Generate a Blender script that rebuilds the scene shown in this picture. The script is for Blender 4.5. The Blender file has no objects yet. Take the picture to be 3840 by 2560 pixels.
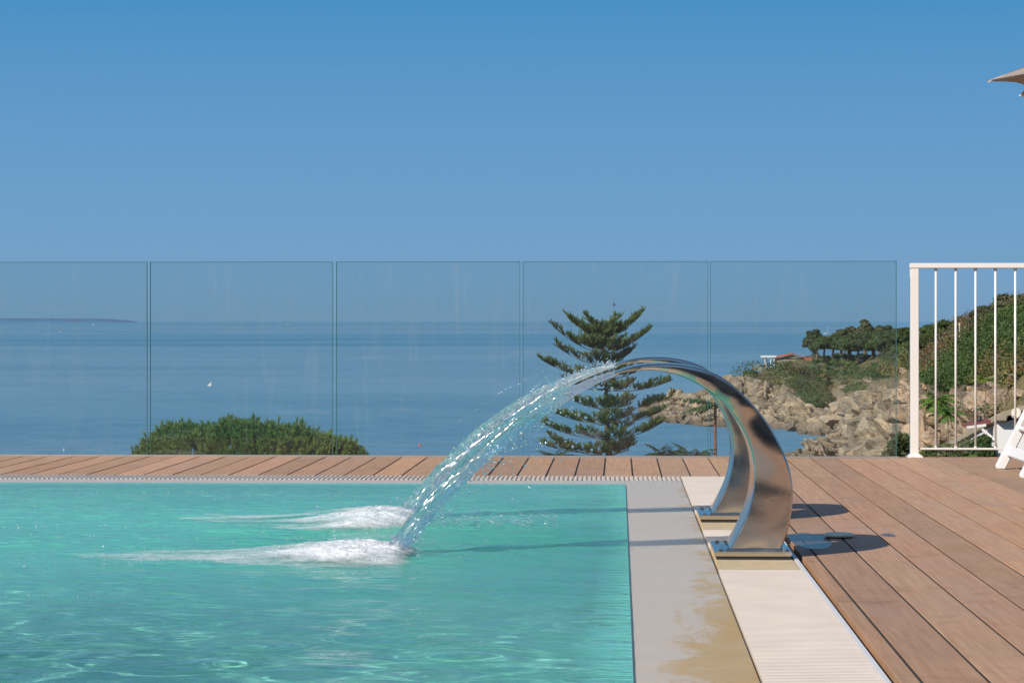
import bpy, bmesh, math, random
import numpy as np
from mathutils import Vector, Matrix

# ------------------------------------------------------------------ camera, sky, sun, exposure
SC = bpy.context.scene
COL = SC.collection
R = math.radians
F_PX, CX, HOR, EYE = 9331.0, 1920.0, 1205.0, 0.735      # measured on the 3840 px photograph
YAW = math.atan((2320 - CX) / F_PX)
cam = bpy.data.cameras.new('camera')
cam.sensor_width = 36.0
cam.lens = F_PX / 3840 * 36.0
cam.shift_y = -(1280 - HOR) / 3840
cam.clip_start, cam.clip_end = 0.1, 200000
camo = bpy.data.objects.new('camera', cam)
COL.objects.link(camo)
camo.location = (0, 0, EYE)
camo.rotation_euler = (R(90), 0, YAW)
SC.camera = camo

SUN_DIR = Vector((-1.0, -1.05, 1.0)).normalized()       # towards the sun
SUN_EL = math.asin(SUN_DIR.z)
SUN_ROT = math.atan2(SUN_DIR.x, SUN_DIR.y)
sun = bpy.data.lights.new('sun', 'SUN')
sun.energy, sun.angle, sun.color = 3.6, R(0.53), (1.0, 0.93, 0.84)
suno = bpy.data.objects.new('sun', sun)
COL.objects.link(suno)
sun.cycles.is_caustics_light = True
suno.rotation_euler = SUN_DIR.to_track_quat('Z', 'Y').to_euler()

SC.view_settings.view_transform = 'Standard'
SC.view_settings.look = 'None'
SC.view_settings.exposure = 0.6
SC.view_settings.gamma = 1
SC.view_settings.use_curve_mapping = False
SC.cycles.use_denoising = True
SC.cycles.max_bounces = 14
SC.cycles.transmission_bounces = 12
SC.cycles.transparent_max_bounces = 24
SC.cycles.caustics_reflective = False
SC.cycles.caustics_refractive = True
SC.cycles.sample_clamp_indirect = 4.0
SC.cycles.blur_glossy = 0.5

world = bpy.data.worlds.new('World')
SC.world = world
world.use_nodes = True
wt = world.node_tree
wt.nodes.clear()
def wn(t, **kw):
    n = wt.nodes.new(t)
    for k, v in kw.items(): setattr(n, k, v)
    return n
wo = wn('ShaderNodeOutputWorld'); wb = wn('ShaderNodeBackground')
sky = wn('ShaderNodeTexSky', sky_type='NISHITA', sun_disc=False, sun_elevation=SUN_EL, sun_rotation=SUN_ROT,
         altitude=20, air_density=1.0, dust_density=0.4, ozone_density=2.0)
tc = wn('ShaderNodeTexCoord'); sx = wn('ShaderNodeSeparateXYZ')
wt.links.new(tc.outputs['Generated'], sx.inputs[0])
mr = wn('ShaderNodeMapRange'); mr.inputs['From Min'].default_value = 0.0; mr.inputs['From Max'].default_value = 0.30
wt.links.new(sx.outputs['Z'], mr.inputs['Value'])
# clear, dry marine air: the low sky is bluer and darker than the model's white horizon
ramp = wn('ShaderNodeValToRGB'); cr = ramp.color_ramp
SKY = [(0.0, (1.80, 3.25, 4.90)), (0.06, (1.78, 3.45, 5.45)), (0.16, (1.50, 3.38, 5.70)), (0.30, (1.12, 3.08, 5.60)),
       (0.43, (0.66, 2.72, 5.35)), (0.62, (0.55, 2.3, 5.0)), (1.0, (0.4, 1.6, 4.0))]
while len(cr.elements) < len(SKY): cr.elements.new(0.5)
for e, (p, c) in zip(cr.elements, SKY): e.position, e.color = p, (c[0] / 10, c[1] / 10, c[2] / 10, 1)
wt.links.new(mr.outputs[0], ramp.inputs[0])
sc10 = wn('ShaderNodeVectorMath', operation='SCALE'); sc10.inputs['Scale'].default_value = 10.0
wt.links.new(ramp.outputs[0], sc10.inputs[0])
mf = wn('ShaderNodeMapRange', interpolation_type='SMOOTHSTEP'); mf.inputs['From Min'].default_value = 0.16; mf.inputs['From Max'].default_value = 0.5
wt.links.new(sx.outputs['Z'], mf.inputs['Value'])
mx = wn('ShaderNodeMix', data_type='RGBA')
wt.links.new(mf.outputs[0], mx.inputs[0]); wt.links.new(sc10.outputs[0], mx.inputs[6]); wt.links.new(sky.outputs[0], mx.inputs[7])
wt.links.new(mx.outputs[2], wb.inputs[0]); wb.inputs[1].default_value = 0.068
wt.links.new(wb.outputs[0], wo.inputs[0])

# ------------------------------------------------------------------ helpers
CAMP = np.array([0, 0, EYE])
FW = np.array([-math.sin(YAW), math.cos(YAW), 0.0]); RT = np.array([math.cos(YAW), math.sin(YAW), 0.0])
def ray(u, v): return FW + RT * ((u - CX) / F_PX) + np.array([0, 0, (HOR - v) / F_PX])
def at_z(u, v, z=0.0):
    d = ray(u, v); return CAMP + d * ((z - EYE) / d[2])
def at_y(u, v, Y):
    d = ray(u, v); return CAMP + d * (Y / d[1])
def at_d(u, v, D): return CAMP + ray(u, v) * D

rng = np.random.default_rng(7)

def vhash(ix, iy, iz, seed):
    h = (ix.astype(np.int64) * 374761393 + iy.astype(np.int64) * 668265263 + iz.astype(np.int64) * 2147483647 + seed * 974711) & 0xffffffff
    h = ((h ^ (h >> 13)) * 1274126177) & 0xffffffff
    h = ((h ^ (h >> 16)) * 2246822519) & 0xffffffff
    return ((h ^ (h >> 15)) & 0xffff) / 65535.0
def vnoise(p, seed=0):
    p = np.asarray(p, float); i = np.floor(p); f = p - i; f = f * f * f * (f * (f * 6 - 15) + 10)
    i = i.astype(np.int64); o = 0
    for a in (0, 1):
        for b in (0, 1):
            for c in (0, 1):
                w = (f[..., 0] if a else 1 - f[..., 0]) * (f[..., 1] if b else 1 - f[..., 1]) * (f[..., 2] if c else 1 - f[..., 2])
                o = o + w * vhash(i[..., 0] + a, i[..., 1] + b, i[..., 2] + c, seed)
    return o * 2 - 1
def fbm(p, octv=4, seed=0, gain=0.5, lac=2.03):
    p = np.asarray(p, float); s = 0; a = 1; t = 0
    for k in range(octv):
        s = s + a * vnoise(p, seed + 17 * k); t += a; a *= gain; p = p * lac + 3.7
    return s / t
def voro(p, seed=0):
    """F1, F2 and the cell's random value"""
    p = np.asarray(p, float); i = np.floor(p).astype(np.int64)
    f1 = np.full(p.shape[:-1], 9.0); f2 = f1.copy(); cid = np.zeros_like(f1)
    for a in (-1, 0, 1):
        for b in (-1, 0, 1):
            for c in (-1, 0, 1):
                j = i + np.array([a, b, c])
                q = np.stack([j[..., 0] + vhash(j[..., 0], j[..., 1], j[..., 2], seed), j[..., 1] + vhash(j[..., 0], j[..., 1], j[..., 2], seed + 1),
                              j[..., 2] + vhash(j[..., 0], j[..., 1], j[..., 2], seed + 2)], -1)
                d = np.sqrt(((q - p) ** 2).sum(-1)); r = vhash(j[..., 0], j[..., 1], j[..., 2], seed + 3)
                n = d < f1
                f2 = np.where(n, f1, np.minimum(f2, d)); cid = np.where(n, r, cid); f1 = np.where(n, d, f1)
    return f1, f2, cid

def link(o, parent=None):
    COL.objects.link(o)
    if parent is not None: o.parent = parent
    return o
def tag(o, label=None, cat=None, group=None, kind=None):
    if label: o['label'] = label
    if cat: o['category'] = cat
    if group: o['group'] = group
    if kind: o['kind'] = kind
    return o
def thing(name, label, cat, loc=(0, 0, 0), rz=0, group=None):
    o = bpy.data.objects.new(name, None); o.empty_display_size = 0.2
    o.location = loc; o.rotation_euler = (0, 0, rz)
    return tag(link(o), label, cat, group)
def np_mesh(name, V, F, mat, parent=None, smooth=False, attrs=None, mats=None, midx=None):
    """V (n,3); F (m,k) array or a list of such arrays"""
    V = np.asarray(V, np.float32); Fs = F if isinstance(F, list) else [F]
    Fs = [np.asarray(x, np.int32) for x in Fs if len(x)]
    me = bpy.data.meshes.new(name)
    me.vertices.add(len(V)); me.vertices.foreach_set('co', V.ravel())
    n = sum(x.size for x in Fs); m = sum(len(x) for x in Fs)
    me.loops.add(n); me.loops.foreach_set('vertex_index', np.concatenate([x.ravel() for x in Fs]))
    me.polygons.add(m)
    tot = np.concatenate([np.full(len(x), x.shape[1], np.int32) for x in Fs])
    me.polygons.foreach_set('loop_start', np.concatenate([[0], np.cumsum(tot)[:-1]]).astype(np.int32))
    me.polygons.foreach_set('loop_total', tot)
    me.polygons.foreach_set('use_smooth', np.full(m, bool(smooth)))
    for x in (mats or [mat]): me.materials.append(x)
    if midx is not None: me.polygons.foreach_set('material_index', np.asarray(midx, np.int32))
    me.update(calc_edges=True)
    for k, a in (attrs or {}).items():
        a = np.asarray(a, np.float32)
        if a.ndim == 1:
            at = me.attributes.new(k, 'FLOAT', 'POINT'); at.data.foreach_set('value', a)
        else:
            if a.shape[1] == 3: a = np.concatenate([a, np.ones((len(a), 1), np.float32)], 1)
            at = me.attributes.new(k, 'FLOAT_COLOR', 'POINT'); at.data.foreach_set('color', a.ravel())
    return link(bpy.data.objects.new(name, me), parent)
def grid_faces(nu, nv, off=0):
    a = np.arange(nu * nv).reshape(nu, nv) + off
    return np.stack([a[:-1, :-1], a[1:, :-1], a[1:, 1:], a[:-1, 1:]], -1).reshape(-1, 4)

class MB:
    """collects boxes, tubes and polygons into one mesh"""
    def __init__(self): self.v, self.f = [], []
    def add(self, V, F):
        o = len(self.v); self.v += [tuple(map(float, p)) for p in V]; self.f += [tuple(int(i) + o for i in q) for q in F]; return self
    def box(self, a, b):
        (x0, y0, z0), (x1, y1, z1) = a, b
        return self.add([(x0, y0, z0), (x1, y0, z0), (x1, y1, z0), (x0, y1, z0), (x0, y0, z1), (x1, y0, z1), (x1, y1, z1), (x0, y1, z1)],
                        [(0, 3, 2, 1), (4, 5, 6, 7), (0, 1, 5, 4), (1, 2, 6, 5), (2, 3, 7, 6), (3, 0, 4, 7)])
    def beam(self, p, q, w, h, up=(0, 0, 1)):
        p, q = Vector(p), Vector(q); d = (q - p).normalized(); s = d.cross(Vector(up)).normalized(); t = s.cross(d).normalized()
        V = []
        for c in (p, q):
            for a, b in ((-1, -1), (1, -1), (1, 1), (-1, 1)): V.append(c + s * (a * w / 2) + t * (b * h / 2))
        return self.add(V, [(3, 2, 1, 0), (4, 5, 6, 7), (0, 1, 5, 4), (1, 2, 6, 5), (2, 3, 7, 6), (3, 0, 4, 7)])
    def tube(self, pts, rad, n=8, cap=True):
        pts = [Vector(p) for p in pts]; rad = rad if hasattr(rad, '__len__') else [rad] * len(pts)
        o = len(self.v); u = None
        for i, p in enumerate(pts):
            d = (pts[min(i + 1, len(pts) - 1)] - pts[max(i - 1, 0)]).normalized()
            if u is None: u = d.orthogonal().normalized()
            u = (u - d * u.dot(d)).normalized(); w = d.cross(u)
            for k in range(n):
                a = 2 * math.pi * k / n; self.v.append(tuple(p + (u * math.cos(a) + w * math.sin(a)) * rad[i]))
        for i in range(len(pts) - 1):
            for k in range(n): self.f.append((o + i * n + k, o + i * n + (k + 1) % n, o + (i + 1) * n + (k + 1) % n, o + (i + 1) * n + k))
        if cap:
            self.f.append(tuple(o + k for k in reversed(range(n)))); self.f.append(tuple(o + (len(pts) - 1) * n + k for k in range(n)))
        return self
    def lathe(self, prof, c=(0, 0, 0), n=24):
        o = len(self.v)
        for r, z in prof:
            for k in range(n):
                a = 2 * math.pi * k / n; self.v.append((c[0] + r * math.cos(a), c[1] + r * math.sin(a), c[2] + z))
        for i in range(len(prof) - 1):
            for k in range(n): self.f.append((o + i * n + k, o + i * n + (k + 1) % n, o + (i + 1) * n + (k + 1) % n, o + (i + 1) * n + k))
        return self
    def build(self, name, mat, parent=None, bevel=0, smooth=False, seg=2):
        me = bpy.data.meshes.new(name); me.from_pydata(self.v, [], self.f)
        bm = bmesh.new(); bm.from_mesh(me); bmesh.ops.recalc_face_normals(bm, faces=bm.faces)
        if bevel: bmesh.ops.bevel(bm, geom=[e for e in bm.edges if len(e.link_faces) == 2 and e.calc_face_angle(0) > 0.5], offset=bevel, segments=seg, affect='EDGES', clamp_overlap=True)
        bm.to_mesh(me); bm.free()
        me.polygons.foreach_set('use_smooth', [bool(smooth)] * len(me.polygons))
        me.materials.append(mat)
        return link(bpy.data.objects.new(name, me), parent)

class NT:
    """short-hand for building a material's nodes"""
    def __init__(self, name):
        self.m = bpy.data.materials.new(name); self.m.use_nodes = True; self.t = self.m.node_tree; self.t.nodes.clear()
        self.out = self.t.nodes.new('ShaderNodeOutputMaterial')
    def n(self, typ, ins=None, **kw):
        n = self.t.nodes.new('ShaderNode' + typ)
        for k, v in kw.items(): setattr(n, k, v)
        for k, v in (ins or {}).items(): self.set(n.inputs[k], v)
        return n
    def set(self, s, v):
        if hasattr(v, 'is_output') or isinstance(v, bpy.types.NodeSocket): self.t.links.new(v, s)
        elif isinstance(v, bpy.types.Node): self.t.links.new(v.outputs[0], s)
        else: s.default_value = (*v, 1) if isinstance(v, tuple) and len(v) == 3 and s.type == 'RGBA' else v
    def obj(self): return self.n('TexCoord').outputs['Object']
    def mapping(self, v, scale=(1, 1, 1), rot=(0, 0, 0), loc=(0, 0, 0)):
        return self.n('Mapping', {'Vector': v, 'Scale': scale, 'Rotation': rot, 'Location': loc}).outputs[0]
    def noise(self, v, scale=5, detail=4, rough=0.55, dist=0.0):
        return self.n('TexNoise', {'Vector': v, 'Scale': scale, 'Detail': detail, 'Roughness': rough, 'Distortion': dist}).outputs[0]
    def ramp(self, f, stops):
        r = self.n('ValToRGB', {'Fac': f}); e = r.color_ramp.elements
        while len(e) < len(stops): e.new(0.5)
        for q, (p, c) in zip(e, stops): q.position = p; q.color = (*c, 1) if hasattr(c, '__len__') else (c, c, c, 1)
        return r.outputs[0]
    def mix(self, f, a, b, blend='MIX'):
        m = self.n('Mix', data_type='RGBA', blend_type=blend); self.set(m.inputs[0], f); self.set(m.inputs[6], a); self.set(m.inputs[7], b); return m.outputs[2]
    def math(self, op, a, b=0.0, clamp=False):
        m = self.n('Math', operation=op, use_clamp=clamp); self.set(m.inputs[0], a); self.set(m.inputs[1], b); return m.outputs[0]
    def attr(self, name, out='Color'): return self.n('Attribute', attribute_name=name).outputs[out]
    def bump(self, h, strength=0.3, dist=0.01, normal=None):
        b = self.n('Bump', {'Height': h, 'Strength': strength, 'Distance': dist})
        if normal is not None: self.set(b.inputs['Normal'], normal)
        return b.outputs[0]
    def princ(self, **kw):
        p = self.n('BsdfPrincipled')
        for k, v in kw.items(): self.set(p.inputs[k.replace('_', ' ')], v)
        return p.outputs[0]
    def done(self, sh): self.t.links.new(sh, self.out.inputs[0]); return self.m

# ------------------------------------------------------------------ materials
def mat_wood():
    t = NT('weathered deck wood'); o = t.obj(); b = t.attr('tone')
    g = t.noise(t.mapping(o, (60, 2.2, 1)), 1.0, 6, 0.6, 0.3); g2 = t.noise(t.mapping(o, (220, 5, 1)), 1.0, 4, 0.6)
    big = t.noise(o, 1.3, 5, 0.6); st = t.noise(o, 4.0, 6, 0.65, 0.8)
    c = t.mix(t.ramp(g, [(0.25, 0), (0.75, 1)]), (0.37, 0.20, 0.106), (0.53, 0.325, 0.19))
    c = t.mix(t.ramp(g2, [(0.50, 0.0), (0.78, 0.4)]), c, (0.25, 0.13, 0.075))
    c = t.mix(t.ramp(big, [(0.45, 0.0), (0.66, 0.6)]), c, (0.42, 0.275, 0.185))
    c = t.mix(t.ramp(st, [(0.56, 0.0), (0.72, 0.55)]), c, (0.23, 0.13, 0.085))
    c = t.mix(1.0, c, b, 'MULTIPLY')
    h = t.math('ADD', t.math('MULTIPLY', g2, 0.6), g)
    return t.done(t.princ(Base_Color=c, Roughness=t.ramp(st, [(0.3, 0.5), (0.8, 0.72)]), Normal=t.bump(h, 0.25, 0.002)))
def mat_simple(name, col, rough=0.5, metal=0.0, var=0.08, scale=6.0, bump=0.0, spec=0.5):
    t = NT(name); o = t.obj(); n = t.noise(o, scale, 5, 0.6)
    c = t.mix(n, tuple(x * (1 - var) for x in col), tuple(min(1, x * (1 + var)) for x in col))
    kw = dict(Base_Color=c, Roughness=rough, Metallic=metal)
    if bump: kw['Normal'] = t.bump(t.noise(o, scale * 6, 4), bump, 0.01)
    return t.done(t.princ(**kw))
def mat_steel():
    t = NT('polished stainless steel'); o = t.obj()
    dent = t.noise(t.mapping(o, (1, 0.3, 1)), 5.5, 1.2, 0.4, 0.3); fine = t.noise(t.mapping(o, (20, 20, 20)), 6.0, 3)
    spots = t.noise(o, 60.0, 3, 0.6); big = t.noise(o, 6.0, 3, 0.6)
    r = t.math('ADD', 0.10, t.math('MULTIPLY', t.ramp(big, [(0.4, 0), (0.7, 1)]), 0.12))
    c = t.mix(t.ramp(spots, [(0.68, 0), (0.74, 0.6)]), (0.66, 0.60, 0.54), (0.36, 0.29, 0.22))
    nb = t.bump(dent, 0.21, 0.06); nb = t.bump(fine, 0.02, 0.003, nb)
    return t.done(t.princ(Base_Color=c, Metallic=1.0, Roughness=r, Normal=nb))
def mat_coping():
    t = NT('wet beige stone'); o = t.obj()
    n = t.noise(o, 90, 3); big = t.noise(t.mapping(o, (7.0, 3.4, 1)), 1.0, 6, 0.62, 1.2)
    # sandy deposit: strong towards the near end and the outer edge of the side coping
    sx_ = t.n('SeparateXYZ', {'Vector': o})
    e = t.n('MapRange', {'Value': sx_.outputs['X'], 'From Min': 0.02, 'From Max': 0.29, 'To Min': -0.28, 'To Max': 0.16}).outputs[0]
    y = t.n('MapRange', {'Value': sx_.outputs['Y'], 'From Min': 5.0, 'From Max': 7.6, 'To Min': 0.08, 'To Max': -0.22}).outputs[0]
    bl = t.noise(t.mapping(o, (16, 5, 1)), 1.0, 5, 0.7, 0.8); m = t.ramp(t.math('ADD', t.math('ADD', t.math('MULTIPLY', big, 0.65), t.math('MULTIPLY', bl, 0.35)), t.math('ADD', e, y)), [(0.40, 0.0), (0.50, 0.95)])
    c = t.mix(n, (0.60, 0.50, 0.40), (0.70, 0.60, 0.49)); c = t.mix(m, c, t.mix(n, (0.52, 0.34, 0.13), (0.66, 0.46, 0.20)))
    return t.done(t.princ(Base_Color=c, Roughness=0.45, Normal=t.bump(n, 0.1, 0.002)))
def mat_basin():
    t = NT('turquoise pool lining'); o = t.obj(); n = t.noise(o, 1.2, 3); f = t.noise(o, 30, 2)
    c = t.mix(n, (0.56, 0.94, 0.84), (0.70, 0.97, 0.86)); c = t.mix(t.math('MULTIPLY', f, 0.25), c, (0.7, 0.85, 0.78))
    return t.done(t.princ(Base_Color=c, Roughness=0.6))
def mat_glass_panel():
    t = NT('clear balustrade glass'); o = t.n('NewGeometry').outputs['Position']
    fr = t.n('Fresnel', {'IOR': 1.45}).outputs[0]
    tr = t.n('BsdfTransparent', {'Color': (0.905, 0.95, 0.945)}); gl = t.n('BsdfGlossy', {'Color': (1, 1, 1), 'Roughness': 0.0})
    s1 = t.noise(t.mapping(o, (9, 9, 0.8)), 1.6, 5, 0.7, 0.6); s2 = t.noise(t.mapping(o, (1.5, 1.5, 14)), 1.0, 4, 0.6, 0.2); s3 = t.noise(o, 2.0, 3)
    sm = t.math('ADD', t.ramp(s1, [(0.54, 0), (0.74, 0.11)]), t.ramp(s2, [(0.62, 0), (0.70, 0.09)]))
    sm = t.math('MULTIPLY', sm, t.ramp(s3, [(0.35, 0.15), (0.62, 1)])); sm = t.math('ADD', sm, 0.018)
    di = t.n('BsdfTranslucent', {'Color': (0.8, 0.82, 0.85)}); d2 = t.n('BsdfDiffuse', {'Color': (0.8, 0.8, 0.8)})
    dd = t.n('MixShader', {0: 0.5, 1: di.outputs[0], 2: d2.outputs[0]})
    a = t.n('MixShader', {0: sm, 1: tr.outputs[0], 2: dd.outputs[0]})
    return t.done(t.n('MixShader', {0: t.math('MULTIPLY', fr, 0.5), 1: a.outputs[0], 2: gl.outputs[0]}).outputs[0])
def mat_water(name='pool water', film=False):
    t = NT(name); o = t.obj()
    n = t.noise(t.mapping(o, (3.2, 7, 7)), 3.0, 3, 0.5); n2 = t.noise(t.mapping(o, (6, 16, 7)), 3.0, 2, 0.5)
    deep = t.attr('deep', 'Fac'); nb = t.bump(t.math('MULTIPLY', t.math('ADD', n, t.math('MULTIPLY', n2, 0.5)), t.math('ADD', 0.06, t.math('MULTIPLY', deep, 0.94))), 0.42, 0.03)
    fr = t.n('Fresnel', {'IOR': 1.17, 'Normal': nb}).outputs[0]; fr = t.math('MULTIPLY', fr, t.math('ADD', 0.42, t.math('MULTIPLY', deep, 0.58)))
    milk = t.attr('milk', 'Fac'); grn = t.attr('green', 'Fac')
    dep2 = t.attr('tintdeep', 'Fac'); tint = t.mix(dep2, (0.93, 0.95, 0.94), (0.74, 1.0, 0.93))
    tr = t.n('BsdfRefraction', {'Color': tint, 'IOR': 1.33, 'Roughness': 0.0})
    tp = t.n('BsdfTransparent', {'Color': (0.97, 0.97, 0.96)}); th = tp if film else tr
    body = t.n('BsdfDiffuse', {'Color': t.mix(grn, (0.18, 0.68, 0.57), (0.11, 0.60, 0.41)), 'Normal': nb})
    w = t.n('MixShader', {0: milk, 1: th.outputs[0], 2: body.outputs[0]})
    gl = t.n('BsdfGlossy', {'Color': (1, 1, 1), 'Roughness': 0.06, 'Normal': nb})
    return t.done(t.n('MixShader', {0: fr, 1: w.outputs[0], 2: gl.outputs[0]}).outputs[0])
def mat_stream():
    t = NT('falling water'); o = t.obj(); wh = t.attr('white', 'Fac')
    g = t.n('BsdfGlass', {'Color': (0.93, 0.985, 1.0), 'IOR': 1.13, 'Roughness': 0.02})
    tp = t.n('BsdfTransparent', {'Color': (0.97, 0.99, 1.0)})
    gl = t.n('BsdfGlossy', {'Color': (1, 1, 1), 'Roughness': 0.12})
    a = t.n('MixShader', {0: 0.5, 1: g.outputs[0], 2: tp.outputs[0]}); a = t.n('MixShader', {0: 0.14, 1: a.outputs[0], 2: gl.outputs[0]})
    d = t.n('BsdfDiffuse', {'Color': (0.86, 0.88, 0.9)}); tl = t.n('BsdfTranslucent', {'Color': (0.86, 0.9, 0.92)}); dd = t.n('MixShader', {0: 0.5, 1: d.outputs[0], 2: tl.outputs[0]})
    sp = t.ramp(t.noise(t.mapping(o, (40, 40, 40)), 1.6, 4, 0.75), [(0.47, 0), (0.62, 1)])
    return t.done(t.n('MixShader', {0: t.math('MULTIPLY', wh, sp), 1: a.outputs[0], 2: dd.outputs[0]}).outputs[0])
def mat_foam():
    t = NT('white foam'); o = t.obj(); th = t.attr('thick', 'Fac')
    n = t.noise(t.mapping(o, (5, 9, 5)), 4.5, 8, 0.72, 0.4); n2 = t.noise(o, 120, 3, 0.7); n3 = t.noise(t.mapping(o, (1.6, 7, 1)), 1.3, 4, 0.6, 0.6)
    a = t.math('ADD', th, t.math('MULTIPLY', t.math('SUBTRACT', n, 0.5), 1.1)); a = t.math('ADD', a, t.math('MULTIPLY', t.math('SUBTRACT', n2, 0.5), 0.55)); a = t.math('ADD', a, t.math('MULTIPLY', t.math('SUBTRACT', n3, 0.5), 1.1))
    m = t.ramp(a, [(0.10, 0.0), (0.42, 0.36), (1.0, 0.95)])
    d = t.n('BsdfDiffuse', {'Color': (0.80, 0.83, 0.86), 'Normal': t.bump(t.math('ADD', n, n2), 0.6, 0.012)})
    gl = t.n('BsdfGlossy', {'Color': (1, 1, 1), 'Roughness': 0.25, 'Normal': t.bump(n2, 1.0, 0.01)}); d = t.n('MixShader', {0: 0.06, 1: d.outputs[0], 2: gl.outputs[0]})
    return t.done(t.n('MixShader', {0: m, 1: t.n('BsdfTransparent').outputs[0], 2: d.outputs[0]}).outputs[0])
def mat_sea():
    t = NT('sea water'); g = t.n('NewGeometry').outputs['Position']
    a = t.noise(t.mapping(g, (0.010, 0.03, 1)), 1.0, 5, 0.6, 0.3); b = t.noise(t.mapping(g, (0.0016, 0.0032, 1)), 1.0, 4, 0.55, 0.5)
    far = t.noise(t.mapping(g, (0.00004, 0.00055, 1)), 1.0, 4, 0.6, 0.2)
    w = t.noise(t.mapping(g, (0.35, 0.9, 1)), 1.0, 5, 0.6); w2 = t.noise(t.mapping(g, (0.05, 0.16, 1)), 1.0, 4, 0.6)
    c = t.mix(t.ramp(b, [(0.35, 0), (0.65, 1)]), (0.050, 0.200, 0.330), (0.135, 0.315, 0.460)); c = t.mix(t.math('MULTIPLY', a, 0.5), c, (0.035, 0.155, 0.26))
    fine = t.noise(t.mapping(g, (0.10, 0.16, 1)), 1.0, 6, 0.7, 0.3); c = t.mix(t.ramp(fine, [(0.38, 0.0), (0.66, 0.55)]), c, (0.155, 0.33, 0.46)); nb = t.bump(t.math('ADD', w, t.math('MULTIPLY', w2, 1.5)), 0.7, 1.2)
    rough = t.ramp(far, [(0.40, 0.28), (0.62, 0.52)])
    d = t.n('BsdfDiffuse', {'Color': c}); gl = t.n('BsdfGlossy', {'Color': (0.88, 0.93, 1.0), 'Roughness': rough, 'Normal': nb})
    return t.done(t.n('MixShader', {0: t.ramp(b, [(0.3, 0.22), (0.7, 0.36)]), 1: d.outputs[0], 2: gl.outputs[0]}).outputs[0])
def mat_leaf(name, rough=0.55, trans=0.25):
    t = NT(name); c = t.attr('tint')
    n = t.noise(t.obj(), 1.5, 3); c = t.mix(t.math('MULTIPLY', n, 0.25), c, t.mix(1.0, c, (1.3, 1.2, 0.8), 'MULTIPLY'))
    d = t.princ(Base_Color=c, Roughness=rough, Specular_IOR_Level=0.25); tl = t.n('BsdfTranslucent', {'Color': c})
    return t.done(t.n('MixShader', {0: trans, 1: d, 2: tl.outputs[0]}).outputs[0])
def mat_land():
    t = NT('granite and dry scrub ground'); g = t.n('NewGeometry').outputs['Position']; veg = t.attr('veg', 'Fac'); tone = t.attr('tone', 'Fac'); wet = t.attr('wet', 'Fac')
    n1 = t.noise(g, 0.22, 6, 0.62, 0.4); n2 = t.noise(g, 1.4, 6, 0.65); n3 = t.noise(t.mapping(g, (0.5, 0.5, 1.6)), 1.0, 4, 0.6, 0.6)
    rock = t.mix(t.ramp(n1, [(0.38, 0), (0.62, 1)]), (0.38, 0.31, 0.235), (0.54, 0.39, 0.25)); rock = t.mix(t.ramp(n3, [(0.5, 0), (0.68, 0.8)]), rock, (0.48, 0.30, 0.16))
    rock = t.mix(t.ramp(n2, [(0.40, 0.6), (0.58, 0)]), rock, (0.20, 0.165, 0.13)); rock = t.mix(1.0, rock, t.ramp(tone, [(0, 0.45), (1, 1.05)]), 'MULTIPLY')
    rock = t.mix(wet, rock, (0.15, 0.115, 0.085))
    soil = t.mix(t.ramp(n2, [(0.35, 0), (0.65, 1)]), (0.15, 0.115, 0.055), (0.26, 0.20, 0.10)); soil = t.mix(t.ramp(n1, [(0.42, 0), (0.58, 0.8)]), soil, (0.085, 0.095, 0.035))
    c = t.mix(t.ramp(veg, [(0.4, 0), (0.6, 1)]), rock, soil)
    return t.done(t.princ(Base_Color=c, Roughness=0.9, Specular_IOR_Level=0.15, Normal=t.bump(t.math('ADD', n2, t.math('MULTIPLY', n3, 1.0)), 0.7, 0.6)))

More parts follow.
